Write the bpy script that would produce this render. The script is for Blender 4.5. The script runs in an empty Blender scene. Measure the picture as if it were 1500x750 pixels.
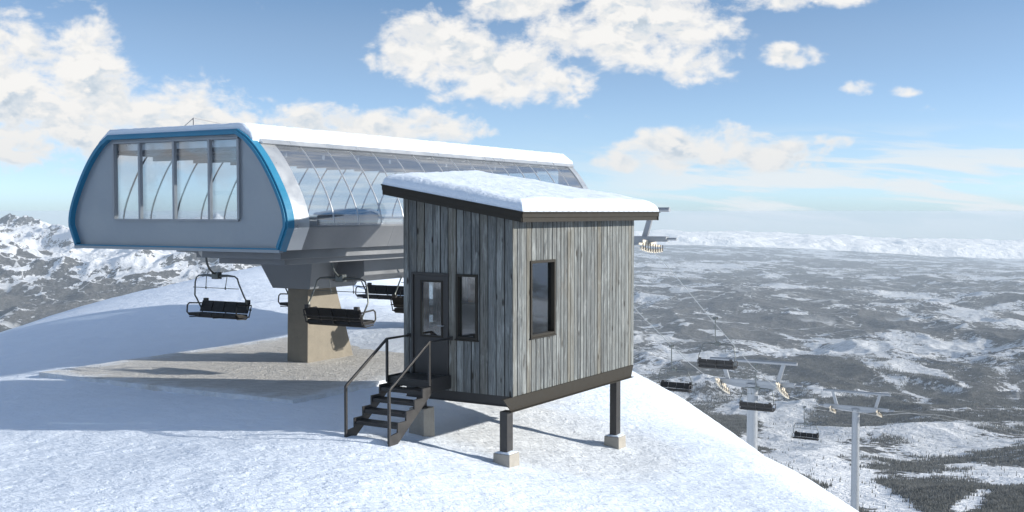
import bpy, math, random
import numpy as np
random.seed(7)
R = math.radians
F = 1632.0; TH = math.atan(65/F); CZ = 3.68
sc = bpy.context.scene
col = sc.collection

# ------------------------------------------------------------------ camera
cam = bpy.data.cameras.new('camera'); camo = bpy.data.objects.new('camera', cam); col.objects.link(camo)
camo.location = (0, 0, CZ); camo.rotation_euler = (math.pi/2 - TH, 0, 0)
cam.sensor_width = 36; cam.lens = 36*F/1500; cam.clip_start = .1; cam.clip_end = 200000
sc.camera = camo
sc.render.resolution_x = 1024; sc.render.resolution_y = 512

# ------------------------------------------------------------------ light and exposure
SUN_EL, SUN_AZ = 18.0, 96.0
sl = bpy.data.lights.new('sun', 'SUN'); sl.energy = 3.1; sl.angle = R(.9); sl.color = (1, .94, .84)
so = bpy.data.objects.new('sun', sl); col.objects.link(so)
so.rotation_euler = (R(90-SUN_EL), 0, R(180-SUN_AZ)); so.location = (30, 0, 30)
sc.view_settings.view_transform = 'Standard'; sc.view_settings.look = 'None'
sc.view_settings.gamma = 1; sc.view_settings.use_curve_mapping = False
sc.view_settings.exposure = 1.0
sc.render.engine = 'CYCLES'
sc.cycles.use_denoising = True
sc.cycles.max_bounces = 8; sc.cycles.transparent_max_bounces = 24
sc.cycles.volume_bounces = 1

# ------------------------------------------------------------------ node helpers
class N:
    def __init__(s, tree): s.t = tree; s.n = tree.nodes; s.l = tree.links
    def add(s, ty, **k):
        n = s.n.new(ty)
        for a, b in k.items(): setattr(n, a, b)
        return n
    def link(s, a, b): s.l.new(a, b)
    def setin(s, sock, v):
        if hasattr(v, 'links') or isinstance(v, bpy.types.NodeSocket): s.l.new(v, sock)
        else: sock.default_value = v
    def math(s, op, a, b=0.0, c=0.0, clamp=False):
        n = s.n.new('ShaderNodeMath'); n.operation = op; n.use_clamp = clamp
        s.setin(n.inputs[0], a); s.setin(n.inputs[1], b); s.setin(n.inputs[2], c); return n.outputs[0]
    def vmath(s, op, a, b=(0, 0, 0)):
        n = s.n.new('ShaderNodeVectorMath'); n.operation = op
        s.setin(n.inputs[0], a); s.setin(n.inputs[1], b); return n.outputs[0]
    def noise(s, vec, scale=1, detail=4, rough=.55, dist=0, lac=2.0):
        n = s.n.new('ShaderNodeTexNoise'); s.setin(n.inputs['Vector'], vec)
        n.inputs['Scale'].default_value = scale; n.inputs['Detail'].default_value = detail
        n.inputs['Roughness'].default_value = rough; n.inputs['Distortion'].default_value = dist
        n.inputs['Lacunarity'].default_value = lac
        return n.outputs[0]
    def comb(s, x, y, z=0.0):
        n = s.n.new('ShaderNodeCombineXYZ'); s.setin(n.inputs[0], x); s.setin(n.inputs[1], y); s.setin(n.inputs[2], z); return n.outputs[0]
    def ramp(s, v, a, b, lo=0.0, hi=1.0, smooth=True):
        n = s.n.new('ShaderNodeMapRange'); n.interpolation_type = 'SMOOTHSTEP' if smooth else 'LINEAR'
        s.setin(n.inputs[0], v); s.setin(n.inputs[1], a); s.setin(n.inputs[2], b); s.setin(n.inputs[3], lo); s.setin(n.inputs[4], hi); return n.outputs[0]
    def mix(s, f, a, b, mode='MIX'):
        n = s.n.new('ShaderNodeMix'); n.data_type = 'RGBA'; n.blend_type = mode
        s.setin(n.inputs[0], f)
        for i, v in ((6, a), (7, b)):
            if isinstance(v, tuple) and len(v) == 3: v = v + (1,)
            s.setin(n.inputs[i], v)
        return n.outputs[2]
    def bump(s, h, strength=.5, dist=.02, normal=None):
        n = s.n.new('ShaderNodeBump'); n.inputs['Strength'].default_value = strength; n.inputs['Distance'].default_value = dist
        s.setin(n.inputs['Height'], h)
        if normal is not None: s.setin(n.inputs['Normal'], normal)
        return n.outputs[0]

def material(name):
    m = bpy.data.materials.new(name); m.use_nodes = True
    g = N(m.node_tree); g.n.clear()
    out = g.add('ShaderNodeOutputMaterial')
    p = g.add('ShaderNodeBsdfPrincipled'); g.link(p.outputs[0], out.inputs[0])
    g.p = p; g.out = out
    g.obj = g.add('ShaderNodeTexCoord').outputs['Object']
    g.pos = g.add('ShaderNodeNewGeometry').outputs['Position']
    return m, g
def attr(g, name):
    n = g.add('ShaderNodeAttribute'); n.attribute_name = name; return n.outputs['Fac']

# ------------------------------------------------------------------ world: daylight sky with cumulus
w = bpy.data.worlds.new('World'); sc.world = w; w.use_nodes = True
g = N(w.node_tree); g.n.clear()
tc = g.add('ShaderNodeTexCoord').outputs['Generated']
sep = g.add('ShaderNodeSeparateXYZ'); g.link(tc, sep.inputs[0])
sx, sy, sz = sep.outputs
sky = g.add('ShaderNodeTexSky', sky_type='NISHITA', sun_disc=False, sun_elevation=R(SUN_EL), sun_rotation=R(SUN_AZ),
            altitude=2400, air_density=1.0, dust_density=.2, ozone_density=2.2)
lift = g.comb(sx, sy, g.math('ADD', g.math('MULTIPLY', sz, 2.0), .04))
g.link(g.vmath('NORMALIZE', lift), sky.inputs[0])
az = g.math('MULTIPLY', g.math('ARCTAN2', sx, sy), 57.29578)        # degrees right of +Y
el = g.math('MULTIPLY', g.math('ARCSINE', sz), 57.29578)
p3 = g.comb(az, g.math('MULTIPLY', el, 1.5), 0.0)
n_big = g.noise(p3, .42, 7, .56, .25)
n_big2 = g.noise(g.vmath('ADD', p3, (-.35, .75, 0)), .42, 5, .56, .25)
n_fine = g.noise(p3, 1.7, 5, .6)
def px2(px, py): return math.degrees(math.atan((px-750)/F)), math.degrees(math.atan((310-py)/F))
# centre x, y, half width, half height in photo pixels, weight
blobs = [(40, 195, 130, 35, .9), (30, 130, 120, 70, 1), (120, 165, 120, 50, 1), (250, 185, 130, 42, 1), (90, 205, 200, 40, .8), (350, 180, 60, 16, .7), (100, 75, 60, 14, .55),
         (640, 75, 70, 42, 1.1), (725, 95, 90, 45, 1.1), (790, 125, 65, 24, .9), (590, 95, 42, 20, .8), (745, 130, 50, 22, .8),
         (760, 8, 75, 22, .9), (930, 35, 110, 52, 1.1), (870, 50, 60, 35, .9), (1030, 95, 45, 26, .75), (1000, 15, 60, 30, .8), (1170, 2, 80, 20, .85),
         (1155, 90, 35, 14, .75), (1252, 138, 20, 9, .6), (1318, 145, 16, 5, .4),
         (540, 190, 130, 26, 1), (1010, 215, 95, 24, .95), (1100, 232, 90, 20, .9), (960, 235, 70, 16, .8), (1215, 218, 20, 10, .5), (712, 195, 18, 8, .5)]
dens = None; low = None
for (cx, cy, rx, ry, wt) in blobs:
    a0, e0 = px2(cx, cy); ra = rx/F*57.3; re = ry/F*57.3
    da = g.math('DIVIDE', g.math('SUBTRACT', az, a0), ra)
    de = g.math('DIVIDE', g.math('SUBTRACT', el, e0), re)
    r2 = g.math('ADD', g.math('MULTIPLY', da, da), g.math('MULTIPLY', de, de))
    v = g.math('MULTIPLY', g.math('SUBTRACT', 1.0, g.math('MULTIPLY', r2, .5)), wt)
    v = g.math('MAXIMUM', v, -.8)
    if dens is None: dens = v
    else: dens = g.math('SMOOTH_MAX', dens, v, .35)
# invented clouds outside the view, their cover set to add fill light and reflections
away = g.ramp(el, 12.0, 20.0)
back = g.ramp(g.math('ABSOLUTE', az), 30.0, 45.0)
fill_clouds = g.math('SUBTRACT', g.math('MULTIPLY', g.noise(g.comb(az, g.math('MULTIPLY', el, 1.6), 9.0), .09, 5, .55), 3.4), 1.45)
fill_clouds = g.math('ADD', fill_clouds, g.math('MULTIPLY', g.math('SUBTRACT', 1.0, g.math('MAXIMUM', away, back)), -4.0))
dens = g.math('MAXIMUM', dens, fill_clouds)
shape = g.math('ADD', dens, g.math('MULTIPLY', g.math('SUBTRACT', n_big, .5), 3.3))
shape = g.math('ADD', shape, g.math('MULTIPLY', g.math('SUBTRACT', n_fine, .5), .8))
alpha = g.ramp(shape, .0, .85)
alpha = g.math('MULTIPLY', alpha, g.ramp(el, -1.6, -.6))
# brightness: lit shoulders, greyer hollows and bases
rel = g.math('SUBTRACT', n_big, n_big2)
lit = g.ramp(rel, -.08, .06)
core = g.ramp(shape, .4, 1.5)
bright = g.math('SUBTRACT', 1.0, g.math('MULTIPLY', core, g.math('MULTIPLY', g.math('SUBTRACT', 1.0, lit), .36)))
bright = g.math('MULTIPLY', bright, g.ramp(el, 1.0, 6.5, .90, 1.0))
# thin streaks low on the right
st = g.comb(g.math('ADD', az, g.math('MULTIPLY', el, 1.2)), g.math('MULTIPLY', g.math('ADD', el, g.math('MULTIPLY', az, .07)), 8.0), 3.0)
streak = g.noise(st, .16, 5, .55, .4)
sm = g.math('MULTIPLY', g.ramp(az, -1.0, 12.0), g.math('MULTIPLY', g.ramp(el, -1.5, .5), g.ramp(el, 4.6, 2.0)))
streak = g.math('MULTIPLY', g.ramp(streak, .42, .58), g.math('MULTIPLY', sm, .95))
# pale band of vapour towards the horizon
vap = g.math('ADD', g.ramp(el, 6.5, .8, 0.0, .42), g.ramp(el, 1.4, -.5, 0.0, .45))
skyc = g.add('ShaderNodeHueSaturation'); skyc.inputs['Saturation'].default_value = .80; skyc.inputs['Value'].default_value = 1.02; skyc.inputs['Hue'].default_value = .492
g.link(sky.outputs[0], skyc.inputs['Color']); g.link(g.ramp(el, 8.0, 22.0, .86, 1.7), skyc.inputs['Saturation'])
c = skyc.outputs[0]
CL = 3.75
c = g.mix(vap, c, (2.15, 2.75, 3.1))
c = g.mix(streak, c, (CL*.98, CL*1.05, CL*1.10))
cl = g.add('ShaderNodeVectorMath', operation='SCALE'); g.link(g.mix(g.ramp(bright, 1.0, .68), (CL*1.13, CL*1.12, CL*1.10), (CL*.98, CL*1.12, CL*1.27)), cl.inputs[0]); g.link(bright, cl.inputs['Scale'])
c = g.mix(alpha, c, cl.outputs[0])
bg = g.add('ShaderNodeBackground'); bg.inputs['Strength'].default_value = .11
g.link(c, bg.inputs[0])
wo = g.add('ShaderNodeOutputWorld'); g.link(bg.outputs[0], wo.inputs[0])

# ------------------------------------------------------------------ numpy noise
def _hash(ix, iy, seed):
    n = (ix.astype(np.int64)*374761393 + iy.astype(np.int64)*668265263 + seed*1274126177) & 0xffffffff
    n = ((n ^ (n >> 13))*1274126177) & 0xffffffff
    n = n ^ (n >> 16)
    return (n & 0xffff)/65535.0
def vnoise(x, y, seed=0):
    ix = np.floor(x); iy = np.floor(y); fx = x-ix; fy = y-iy
    fx = fx*fx*fx*(fx*(fx*6-15)+10); fy = fy*fy*fy*(fy*(fy*6-15)+10)
    a = _hash(ix, iy, seed); b = _hash(ix+1, iy, seed); c_ = _hash(ix, iy+1, seed); d = _hash(ix+1, iy+1, seed)
    return (a*(1-fx)+b*fx)*(1-fy)+(c_*(1-fx)+d*fx)*fy
def fbm(x, y, oct=5, seed=0, gain=.5):
    s = np.zeros_like(x, dtype=float); a = 1; t = 0
    for i in range(oct):
        s += a*vnoise(x, y, seed+i*17); t += a; a *= gain
        x, y = (x*1.6-y*1.2)+13.7, (x*1.2+y*1.6)+7.1
    return s/t
def ridged(x, y, oct=6, seed=0, gain=.5):
    s = np.zeros_like(x, dtype=float); a = 1; t = 0
    for i in range(oct):
        s += a*(1-np.abs(2*vnoise(x, y, seed+i*17)-1))**1.5; t += a; a *= gain
        x, y = (x*1.6-y*1.2)+3.7, (x*1.2+y*1.6)+9.1
    return s/t
def smooth(v, a, b):
    t = np.clip((v-a)/(b-a), 0, 1); return t*t*(3-2*t)

# ------------------------------------------------------------------ mesh helpers
def link(name, me, mat=None, parent=None):
    o = bpy.data.objects.new(name, me); col.objects.link(o)
    if mat: me.materials.append(mat)
    if parent: o.parent = parent
    return o
def tag(o, label=None, cat=None, group=None, kind=None):
    if label: o['label'] = label
    if cat: o['category'] = cat
    if group: o['group'] = group
    if kind: o['kind'] = kind
    return o
def empty(name, loc=(0, 0, 0), rz=0.0):
    o = bpy.data.objects.new(name, None); o.empty_display_size = .3; col.objects.link(o)
    o.location = loc; o.rotation_euler = (0, 0, rz); return o
def grid_mesh(name, X, Y, Z, attrs=None, mat=None, flip=False, sm=True):
    r, c_ = X.shape
    me = bpy.data.meshes.new(name)
    me.vertices.add(r*c_); me.vertices.foreach_set('co', np.stack([X, Y, Z], -1).astype(np.float32).ravel())
    i = np.arange(r*c_).reshape(r, c_)
    q = np.stack([i[:-1, :-1], i[:-1, 1:], i[1:, 1:], i[1:, :-1]], -1).reshape(-1, 4)
    if flip: q = q[:, ::-1]
    me.loops.add(q.size); me.loops.foreach_set('vertex_index', q.astype(np.int32).ravel())
    me.polygons.add(len(q)); me.polygons.foreach_set('loop_start', np.arange(0, q.size, 4, dtype=np.int32))
    me.polygons.foreach_set('loop_total', np.full(len(q), 4, dtype=np.int32))
    me.polygons.foreach_set('use_smooth', np.full(len(q), sm))
    for k, v in (attrs or {}).items():
        a = me.attributes.new(k, 'FLOAT', 'POINT'); a.data.foreach_set('value', v.astype(np.float32).ravel())
    me.update(); me.validate()
    return link(name, me, mat)

class MB:
    def __init__(s): s.v = []; s.f = []; s.tone = []; s.sm = []; s.t = .5
    def add(s, vs, fs, smooth_=False):
        b = len(s.v); s.v += [tuple(map(float, v)) for v in vs]; s.f += [tuple(b+i for i in f) for f in fs]
        s.tone += [s.t]*len(vs); s.sm += [smooth_]*len(fs)
    def hexa(s, p):   # p: 4 bottom ccw, 4 top ccw
        s.add(p, [(3, 2, 1, 0), (4, 5, 6, 7), (0, 1, 5, 4), (1, 2, 6, 5), (2, 3, 7, 6), (3, 0, 4, 7)])
    def box(s, x0, x1, y0, y1, z0, z1):
        s.hexa([(x0, y0, z0), (x1, y0, z0), (x1, y1, z0), (x0, y1, z0), (x0, y0, z1), (x1, y0, z1), (x1, y1, z1), (x0, y1, z1)])
    def beam(s, a, b, w_, h_):   # rectangular bar between two points
        a = np.array(a, float); b = np.array(b, float); d = b-a; d /= np.linalg.norm(d)
        up = np.array([0, 0, 1.0]) if abs(d[2]) < .95 else np.array([1.0, 0, 0])
        u = np.cross(d, up); u /= np.linalg.norm(u); v = np.cross(u, d)
        q = [(-1, -1), (1, -1), (1, 1), (-1, 1)]
        P = [a+u*w_/2*i+v*h_/2*j for i, j in q]+[b+u*w_/2*i+v*h_/2*j for i, j in q]
        s.add(P, [(0, 1, 2, 3), (7, 6, 5, 4), (1, 0, 4, 5), (2, 1, 5, 6), (3, 2, 6, 7), (0, 3, 7, 4)])
    def tube(s, pts, r, n=8, cap=True):
        pts = [np.array(p, float) for p in pts]; rings = []
        rr = r if isinstance(r, (list, tuple)) else [r]*len(pts)
        prev = None
        for i, p in enumerate(pts):
            d = pts[min(i+1, len(pts)-1)]-pts[max(i-1, 0)]; d /= np.linalg.norm(d)
            if prev is None:
                up = np.array([0, 0, 1.0]) if abs(d[2]) < .9 else np.array([1.0, 0, 0])
                u = np.cross(d, up)
            else: u = prev-d*np.dot(prev, d)
            u /= np.linalg.norm(u); v = np.cross(d, u); prev = u
            rings.append([p+rr[i]*(u*math.cos(2*math.pi*k/n)+v*math.sin(2*math.pi*k/n)) for k in range(n)])
        vs = [q for ring in rings for q in ring]; fs = []
        for i in range(len(rings)-1):
            for k in range(n):
                fs.append((i*n+k, i*n+(k+1) % n, (i+1)*n+(k+1) % n, (i+1)*n+k))
        s.add(vs, fs, True)
        if cap:
            b = len(s.v); s.add(rings[0], [tuple(range(n))[::-1]]); s.add(rings[-1], [tuple(range(n))])
    def prism(s, poly, fn, d0, d1):  # poly 2D list; fn(a,b,d)->xyz
        n = len(poly); vs = [fn(a, b, d0) for a, b in poly]+[fn(a, b, d1) for a, b in poly]
        fs = [tuple(range(n))[::-1], tuple(range(n, 2*n))]+[(i, (i+1) % n, n+(i+1) % n, n+i) for i in range(n)]
        s.add(vs, fs)
    def build(s, name, mat, parent=None, bevel=0.0, label=None):
        me = bpy.data.meshes.new(name); me.from_pydata(s.v, [], s.f)
        a = me.attributes.new('tone', 'FLOAT', 'POINT'); a.data.foreach_set('value', np.array(s.tone, np.float32))
        me.polygons.foreach_set('use_smooth', np.array(s.sm, bool)); me.update()
        import bmesh as bmm
        bm = bmm.new(); bm.from_mesh(me); bmm.ops.recalc_face_normals(bm, faces=bm.faces); bm.to_mesh(me); bm.free()
        o = link(name, me, mat, parent)
        if bevel:
            md = o.modifiers.new('bevel', 'BEVEL'); md.width = bevel; md.segments = 2; md.limit_method = 'ANGLE'; md.harden_normals = False
        if label: o['label'] = label
        return o
def kids(o): return [c_ for c_ in bpy.data.objects if c_.parent == o]
def copy_tree(o, parent=None):
    ks = kids(o); c_ = o.copy(); col.objects.link(c_); c_.parent = parent
    for k in ks: copy_tree(k, c_)
    return c_

# ------------------------------------------------------------------ materials
M = {}
def snow_mat(name, base=(.78, .86, .975), bump=.5, sc1=1.0, tinted=False):
    m, g = material(name)
    P_ = g.pos
    n1 = g.noise(P_, 1.6*sc1, 5, .6, .3); n2 = g.noise(g.vmath('MULTIPLY', P_, (5.0, 11.0, 8.0)), 1.0*sc1, 4, .6, .6); n3 = g.noise(P_, 38*sc1, 3, .6)
    hgt = g.math('ADD', g.math('MULTIPLY', n2, .8), g.math('ADD', g.math('MULTIPLY', n3, .12), g.math('MULTIPLY', n1, .9)))
    g.link(g.bump(hgt, bump, .10), g.p.inputs['Normal'])
    c_ = g.mix(g.ramp(n1, .35, .7), tuple(b*.97 for b in base), base)
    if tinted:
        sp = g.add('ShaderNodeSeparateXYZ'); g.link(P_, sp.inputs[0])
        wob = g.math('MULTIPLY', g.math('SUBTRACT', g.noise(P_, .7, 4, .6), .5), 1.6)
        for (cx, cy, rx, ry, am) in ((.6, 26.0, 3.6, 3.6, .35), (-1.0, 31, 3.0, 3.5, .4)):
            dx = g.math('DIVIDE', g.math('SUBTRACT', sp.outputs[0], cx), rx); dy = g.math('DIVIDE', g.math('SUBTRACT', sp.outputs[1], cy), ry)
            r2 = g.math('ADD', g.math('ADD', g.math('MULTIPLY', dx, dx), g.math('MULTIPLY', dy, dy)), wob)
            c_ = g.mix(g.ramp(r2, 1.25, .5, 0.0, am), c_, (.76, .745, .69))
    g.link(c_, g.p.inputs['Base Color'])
    g.p.inputs['Roughness'].default_value = .72; g.p.inputs['Specular IOR Level'].default_value = .25
    g.p.inputs['Subsurface Weight'].default_value = 0
    M[name] = m; return m, g
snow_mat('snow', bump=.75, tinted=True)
snow_mat('roof_snow', base=(.76, .84, .94), bump=.4, sc1=1.8)
def simple(name, colr, rough=.5, metal=0.0, var=.08, scale=6, spec=.5, bump=0.0, stretch=None, dirt=0.0):
    m, g = material(name)
    v = g.obj if stretch is None else g.vmath('MULTIPLY', g.obj, stretch)
    n = g.noise(v, scale, 5, .6); n2 = g.noise(v, scale*9, 3, .6)
    k = g.ramp(g.math('ADD', g.math('MULTIPLY', n, .7), g.math('MULTIPLY', n2, .3)), .3, .7, 1-var, 1+var, smooth=False)
    vm = g.add('ShaderNodeVectorMath', operation='SCALE'); vm.inputs[0].default_value = colr; g.link(k, vm.inputs['Scale'])
    c_ = vm.outputs[0]
    if dirt: c_ = g.mix(g.ramp(g.noise(v, scale*.6, 6, .7), .5, .8, 0.0, dirt), c_, tuple(x*.35 for x in colr))
    g.link(c_, g.p.inputs['Base Color']); g.p.inputs['Metallic'].default_value = metal
    g.link(g.ramp(n, .3, .7, max(rough-.08, .02), min(rough+.1, 1)), g.p.inputs['Roughness'])
    g.p.inputs['Specular IOR Level'].default_value = spec
    if bump: g.link(g.bump(g.math('ADD', n, g.math('MULTIPLY', n2, .5)), bump, .01), g.p.inputs['Normal'])
    M[name] = m; return m
simple('panel', (.31, .345, .38), .42, .35, .05, 1.4)
simple('alu', (.52, .54, .56), .34, .6, .06, 2.0)
simple('galv', (.30, .32, .345), .45, .45, .08, 5, dirt=.15)
simple('frame_steel', (.20, .21, .225), .42, .5, .08, 1.2, dirt=.15)
simple('cap_steel', (.21, .23, .255), .5, .3, .06, 2)
simple('blue_trim', (.022, .19, .33), .38, .0, .06, 3)
simple('concrete', (.225, .205, .17), .85, 0, .16, 2.2, .3, .5, dirt=.25)
simple('footing_concrete', (.33, .31, .275), .85, 0, .16, 5, .3, .5, dirt=.25)
simple('bronze', (.030, .027, .022), .6, .0, .10, 4, .22)
simple('black_steel', (.028, .027, .027), .45, .0, .15, 6, .5)
simple('black_vinyl', (.012, .012, .013), .55, 0, .2, 8, .4)
simple('chair_tube', (.13, .145, .145), .35, .6, .1, 6)
simple('white_rubber', (.62, .56, .46), .6, 0, .1, 5)
simple('cable', (.30, .30, .31), .5, .4, .1, 20)
simple('floor_pale', (.70, .71, .72), .5, 0, .04, 1)
simple('dark_cover', (.03, .03, .032), .5, 0, .1, 2)
simple('interior_wood', (.26, .13, .05), .6, 0, .25, 3, .3, .2, (7, 7, .6))
simple('interior_dark', (.04, .04, .043), .6, 0, .1, 3)
# weathered barn boards
def board_mat():
    m, g = material('weathered_boards')
    t = attr(g, 'tone')
    off = g.comb(g.math('MULTIPLY', t, 37.0), g.math('MULTIPLY', t, 91.0), g.math('MULTIPLY', t, 17.0))
    q = g.vmath('ADD', g.obj, off)
    grain = g.noise(g.vmath('MULTIPLY', q, (60, 60, 3.0)), 1.0, 5, .65, .5)
    fine = g.noise(g.vmath('MULTIPLY', q, (130, 130, 4.0)), 1.0, 3, .6)
    patch = g.noise(g.vmath('MULTIPLY', q, (5.0, 5.0, 1.1)), 1.0, 4, .6, .8)
    fs = g.math('FRACT', g.math('MULTIPLY', t, 7.31))
    c1 = g.mix(fs, (.10, .112, .118), (.180, .195, .195))
    c1 = g.mix(g.ramp(g.math('FRACT', g.math('MULTIPLY', t, 3.17)), .55, .9, 0.0, .75), c1, (.150, .142, .118))
    c1 = g.mix(g.ramp(patch, .50, .68, 0.0, .7), c1, (.29, .31, .31))
    c1 = g.mix(g.ramp(patch, .46, .30, 0.0, .5), c1, (.13, .125, .11))
    c1 = g.mix(g.ramp(grain, .50, .34, 0.0, .65), c1, (.06, .056, .05))
    c1 = g.mix(g.ramp(fine, .5, .75, 0.0, .3), c1, (.42, .42, .40))
    mid = g.noise(g.vmath('MULTIPLY', q, (22, 22, .8)), 1.0, 5, .7, 1.2)
    c1 = g.mix(g.ramp(mid, .47, .36, 0.0, .7), c1, (.05, .048, .045)); c1 = g.mix(g.ramp(mid, .56, .66, 0.0, .45), c1, (.33, .35, .35))
    # knots
    vo = g.add('ShaderNodeTexVoronoi'); vo.inputs['Scale'].default_value = 1.0
    g.link(g.vmath('MULTIPLY', q, (4.2, 4.2, 1.5)), vo.inputs['Vector'])
    kn = g.ramp(vo.outputs['Distance'], .15, .06)
    c1 = g.mix(g.math('MULTIPLY', kn, .85), c1, (.03, .025, .02))
    g.link(c1, g.p.inputs['Base Color']); g.p.inputs['Roughness'].default_value = .85; g.p.inputs['Specular IOR Level'].default_value = .2
    h_ = g.math('SUBTRACT', g.math('ADD', grain, g.math('MULTIPLY', fine, .4)), g.math('MULTIPLY', kn, .5))
    g.link(g.bump(h_, .6, .008), g.p.inputs['Normal'])
    M['boards'] = m
board_mat()
def glass_mat(name, tint, transp, rough=.03, diff=None, spec=1.45):
    m, g = material(name); g.n.remove(g.p)
    tr = g.add('ShaderNodeBsdfTransparent'); tr.inputs[0].default_value = (*tint, 1)
    gl = g.add('ShaderNodeBsdfGlossy'); gl.inputs['Roughness'].default_value = rough; gl.inputs[0].default_value = (.95, .97, 1, 1)
    wv = g.noise(g.obj, .8, 2, .5)
    g.link(g.bump(wv, .04, .05), gl.inputs['Normal'])
    lw = g.add('ShaderNodeLayerWeight'); lw.inputs[0].default_value = .5
    fac = g.math('ADD', g.math('MULTIPLY', g.math('POWER', lw.outputs['Facing'], 4.0), .85), 1-transp, clamp=True)
    mx = g.add('ShaderNodeMixShader'); g.link(fac, mx.inputs[0]); g.link(tr.outputs[0], mx.inputs[1]); g.link(gl.outputs[0], mx.inputs[2])
    o = mx.outputs[0]
    if diff:
        df = g.add('ShaderNodeBsdfDiffuse'); df.inputs[0].default_value = (*diff[1], 1)
        tl = g.add('ShaderNodeBsdfTranslucent'); tl.inputs[0].default_value = (*diff[1], 1)
        a = g.add('ShaderNodeMixShader'); a.inputs[0].default_value = .5; g.link(df.outputs[0], a.inputs[1]); g.link(tl.outputs[0], a.inputs[2])
        b = g.add('ShaderNodeMixShader'); b.inputs[0].default_value = diff[0]; g.link(o, b.inputs[1]); g.link(a.outputs[0], b.inputs[2]); o = b.outputs[0]
    g.link(o, g.out.inputs[0]); M[name] = m
glass_mat('window_glass', (.82, .86, .88), .86)
glass_mat('housing_glass', (.92, .95, .97), .76, .06, (.24, (.66, .71, .79)))
glass_mat('end_glass', (.92, .94, .96), .88, .03)

# ================================================================== GROUND: snowy hilltop
PTS=[(-13,31,-.93),(-5.6,26.3,-.90),(-3,30.7,-.93),(-8,39.5,-.9),(-2.8,21.3,-.64),(-1.8,23.2,-1.04),(-.1,21.7,-1.38),(2.45,25.9,-2.0),
(-5.5,34,-1.0),(-9,34,-1.0),(-4,16,-.9),(-8,20,-.85),(-8,24.5,-.9),(-3,12,-1.3),(2,15,-1.9),(3,19,-1.95),(.5,18,-1.5),(5,23,-2.3),(-1,27,-1.2),(4.2,31,-2.1),
(7.05,22.6,-2.45),(6.3,28,-2.4),(4.7,36,-1.9),(2,42,-1.3),(9,16,-3.2),
(10,24,-4.6),(9.5,32,-5.),(9,42,-6),(12,52,-12),(16,26,-9.5),(16,40,-12),(7.5,60,-8),
(16,12,-7),(24,22,-17),(26,40,-19),(30,96,-30),(24,75,-24),(6,85,-18),(42,60,-34),(42,20,-32),(42,110,-44),(12,120,-36),
(-16.8,76,-.51),(-19.8,72,-1.2),(-22,66,-1.66),(-25,55,-2.4),(-9,60,.4),(-12,48,0),(-15,40,-.75),(-18.5,33,-1.5),(-7,72,-.4),
(-30,72,-6),(-33,52,-7),(-28,36,-4.0),(-22,88,-7),(-8,94,-8),(-44,50,-16),(-44,90,-26),(-20,120,-34),(-42,20,-12),(-22,14,-2.4),(-14,10,-1.4),(-13,22,-.9),(0,0,-2.2),(-12,-2,-2.5),(12,0,-6),(0,-20,-7),(-25,-20,-14),(25,-20,-16),(0,-45,-30),(-45,-45,-42),(45,-45,-42),(-42,-10,-24),(42,-10,-34)]
A_ = np.array(PTS)
def _k(r2): return np.where(r2 > 0, .5*r2*np.log(r2+1e-12), 0)
nP = len(A_); D_ = ((A_[:, None, :2]-A_[None, :, :2])**2).sum(-1)
Mx = np.zeros((nP+3, nP+3)); Mx[:nP, :nP] = _k(D_)+np.eye(nP)*3.0; Mx[:nP, nP] = 1; Mx[:nP, nP+1:] = A_[:, :2]; Mx[nP:, :nP] = Mx[:nP, nP:].T
Wt = np.linalg.solve(Mx, np.r_[A_[:, 2], 0, 0, 0])
def hill(x, y):
    x = np.asarray(x, float); y = np.asarray(y, float); z = Wt[nP]+Wt[nP+1]*x+Wt[nP+2]*y
    for i in range(nP): z = z+Wt[i]*_k((x-A_[i, 0])**2+(y-A_[i, 1])**2)
    return z
def drift(x, y):
    d = (fbm(x*.22, y*.35, 4, 3)-.5)*.16 + (ridged(x*.8+y*.3, y*1.9-x*.4, 3, 8)-.6)*.035 + (fbm(x*3.1, y*5.0, 3, 21)-.5)*.022
    for (qx, qy, am, rr_) in FEET: d = d + am*np.exp(-((x-qx)**2+(y-qy)**2)/rr_**2)
    return d
FEET = [(-.02, 22.12, .04, .5), (2.40, 26.3, .05, .5), (-1.9, 23.5, .04, .5), (-2.7, 21.4, .05, .6), (-5.9, 33.3, .10, 1.3)]
xs = np.concatenate([np.linspace(-45, -16, 90, endpoint=False), np.linspace(-16, 12, 380, endpoint=False), np.linspace(12, 45, 90)])
ys = np.concatenate([np.linspace(-45, 5, 60, endpoint=False), np.linspace(5, 12, 40, endpoint=False), np.linspace(12, 34, 400, endpoint=False), np.linspace(34, 125, 420)])
X, Y = np.meshgrid(xs, ys); Z = hill(X, Y)+drift(X, Y)
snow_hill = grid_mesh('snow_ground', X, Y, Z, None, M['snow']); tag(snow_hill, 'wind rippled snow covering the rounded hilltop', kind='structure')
def ground_z(x, y): return float(hill(x, y)+drift(np.array([[float(x)]]), np.array([[float(y)]]))[0, 0])

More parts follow.
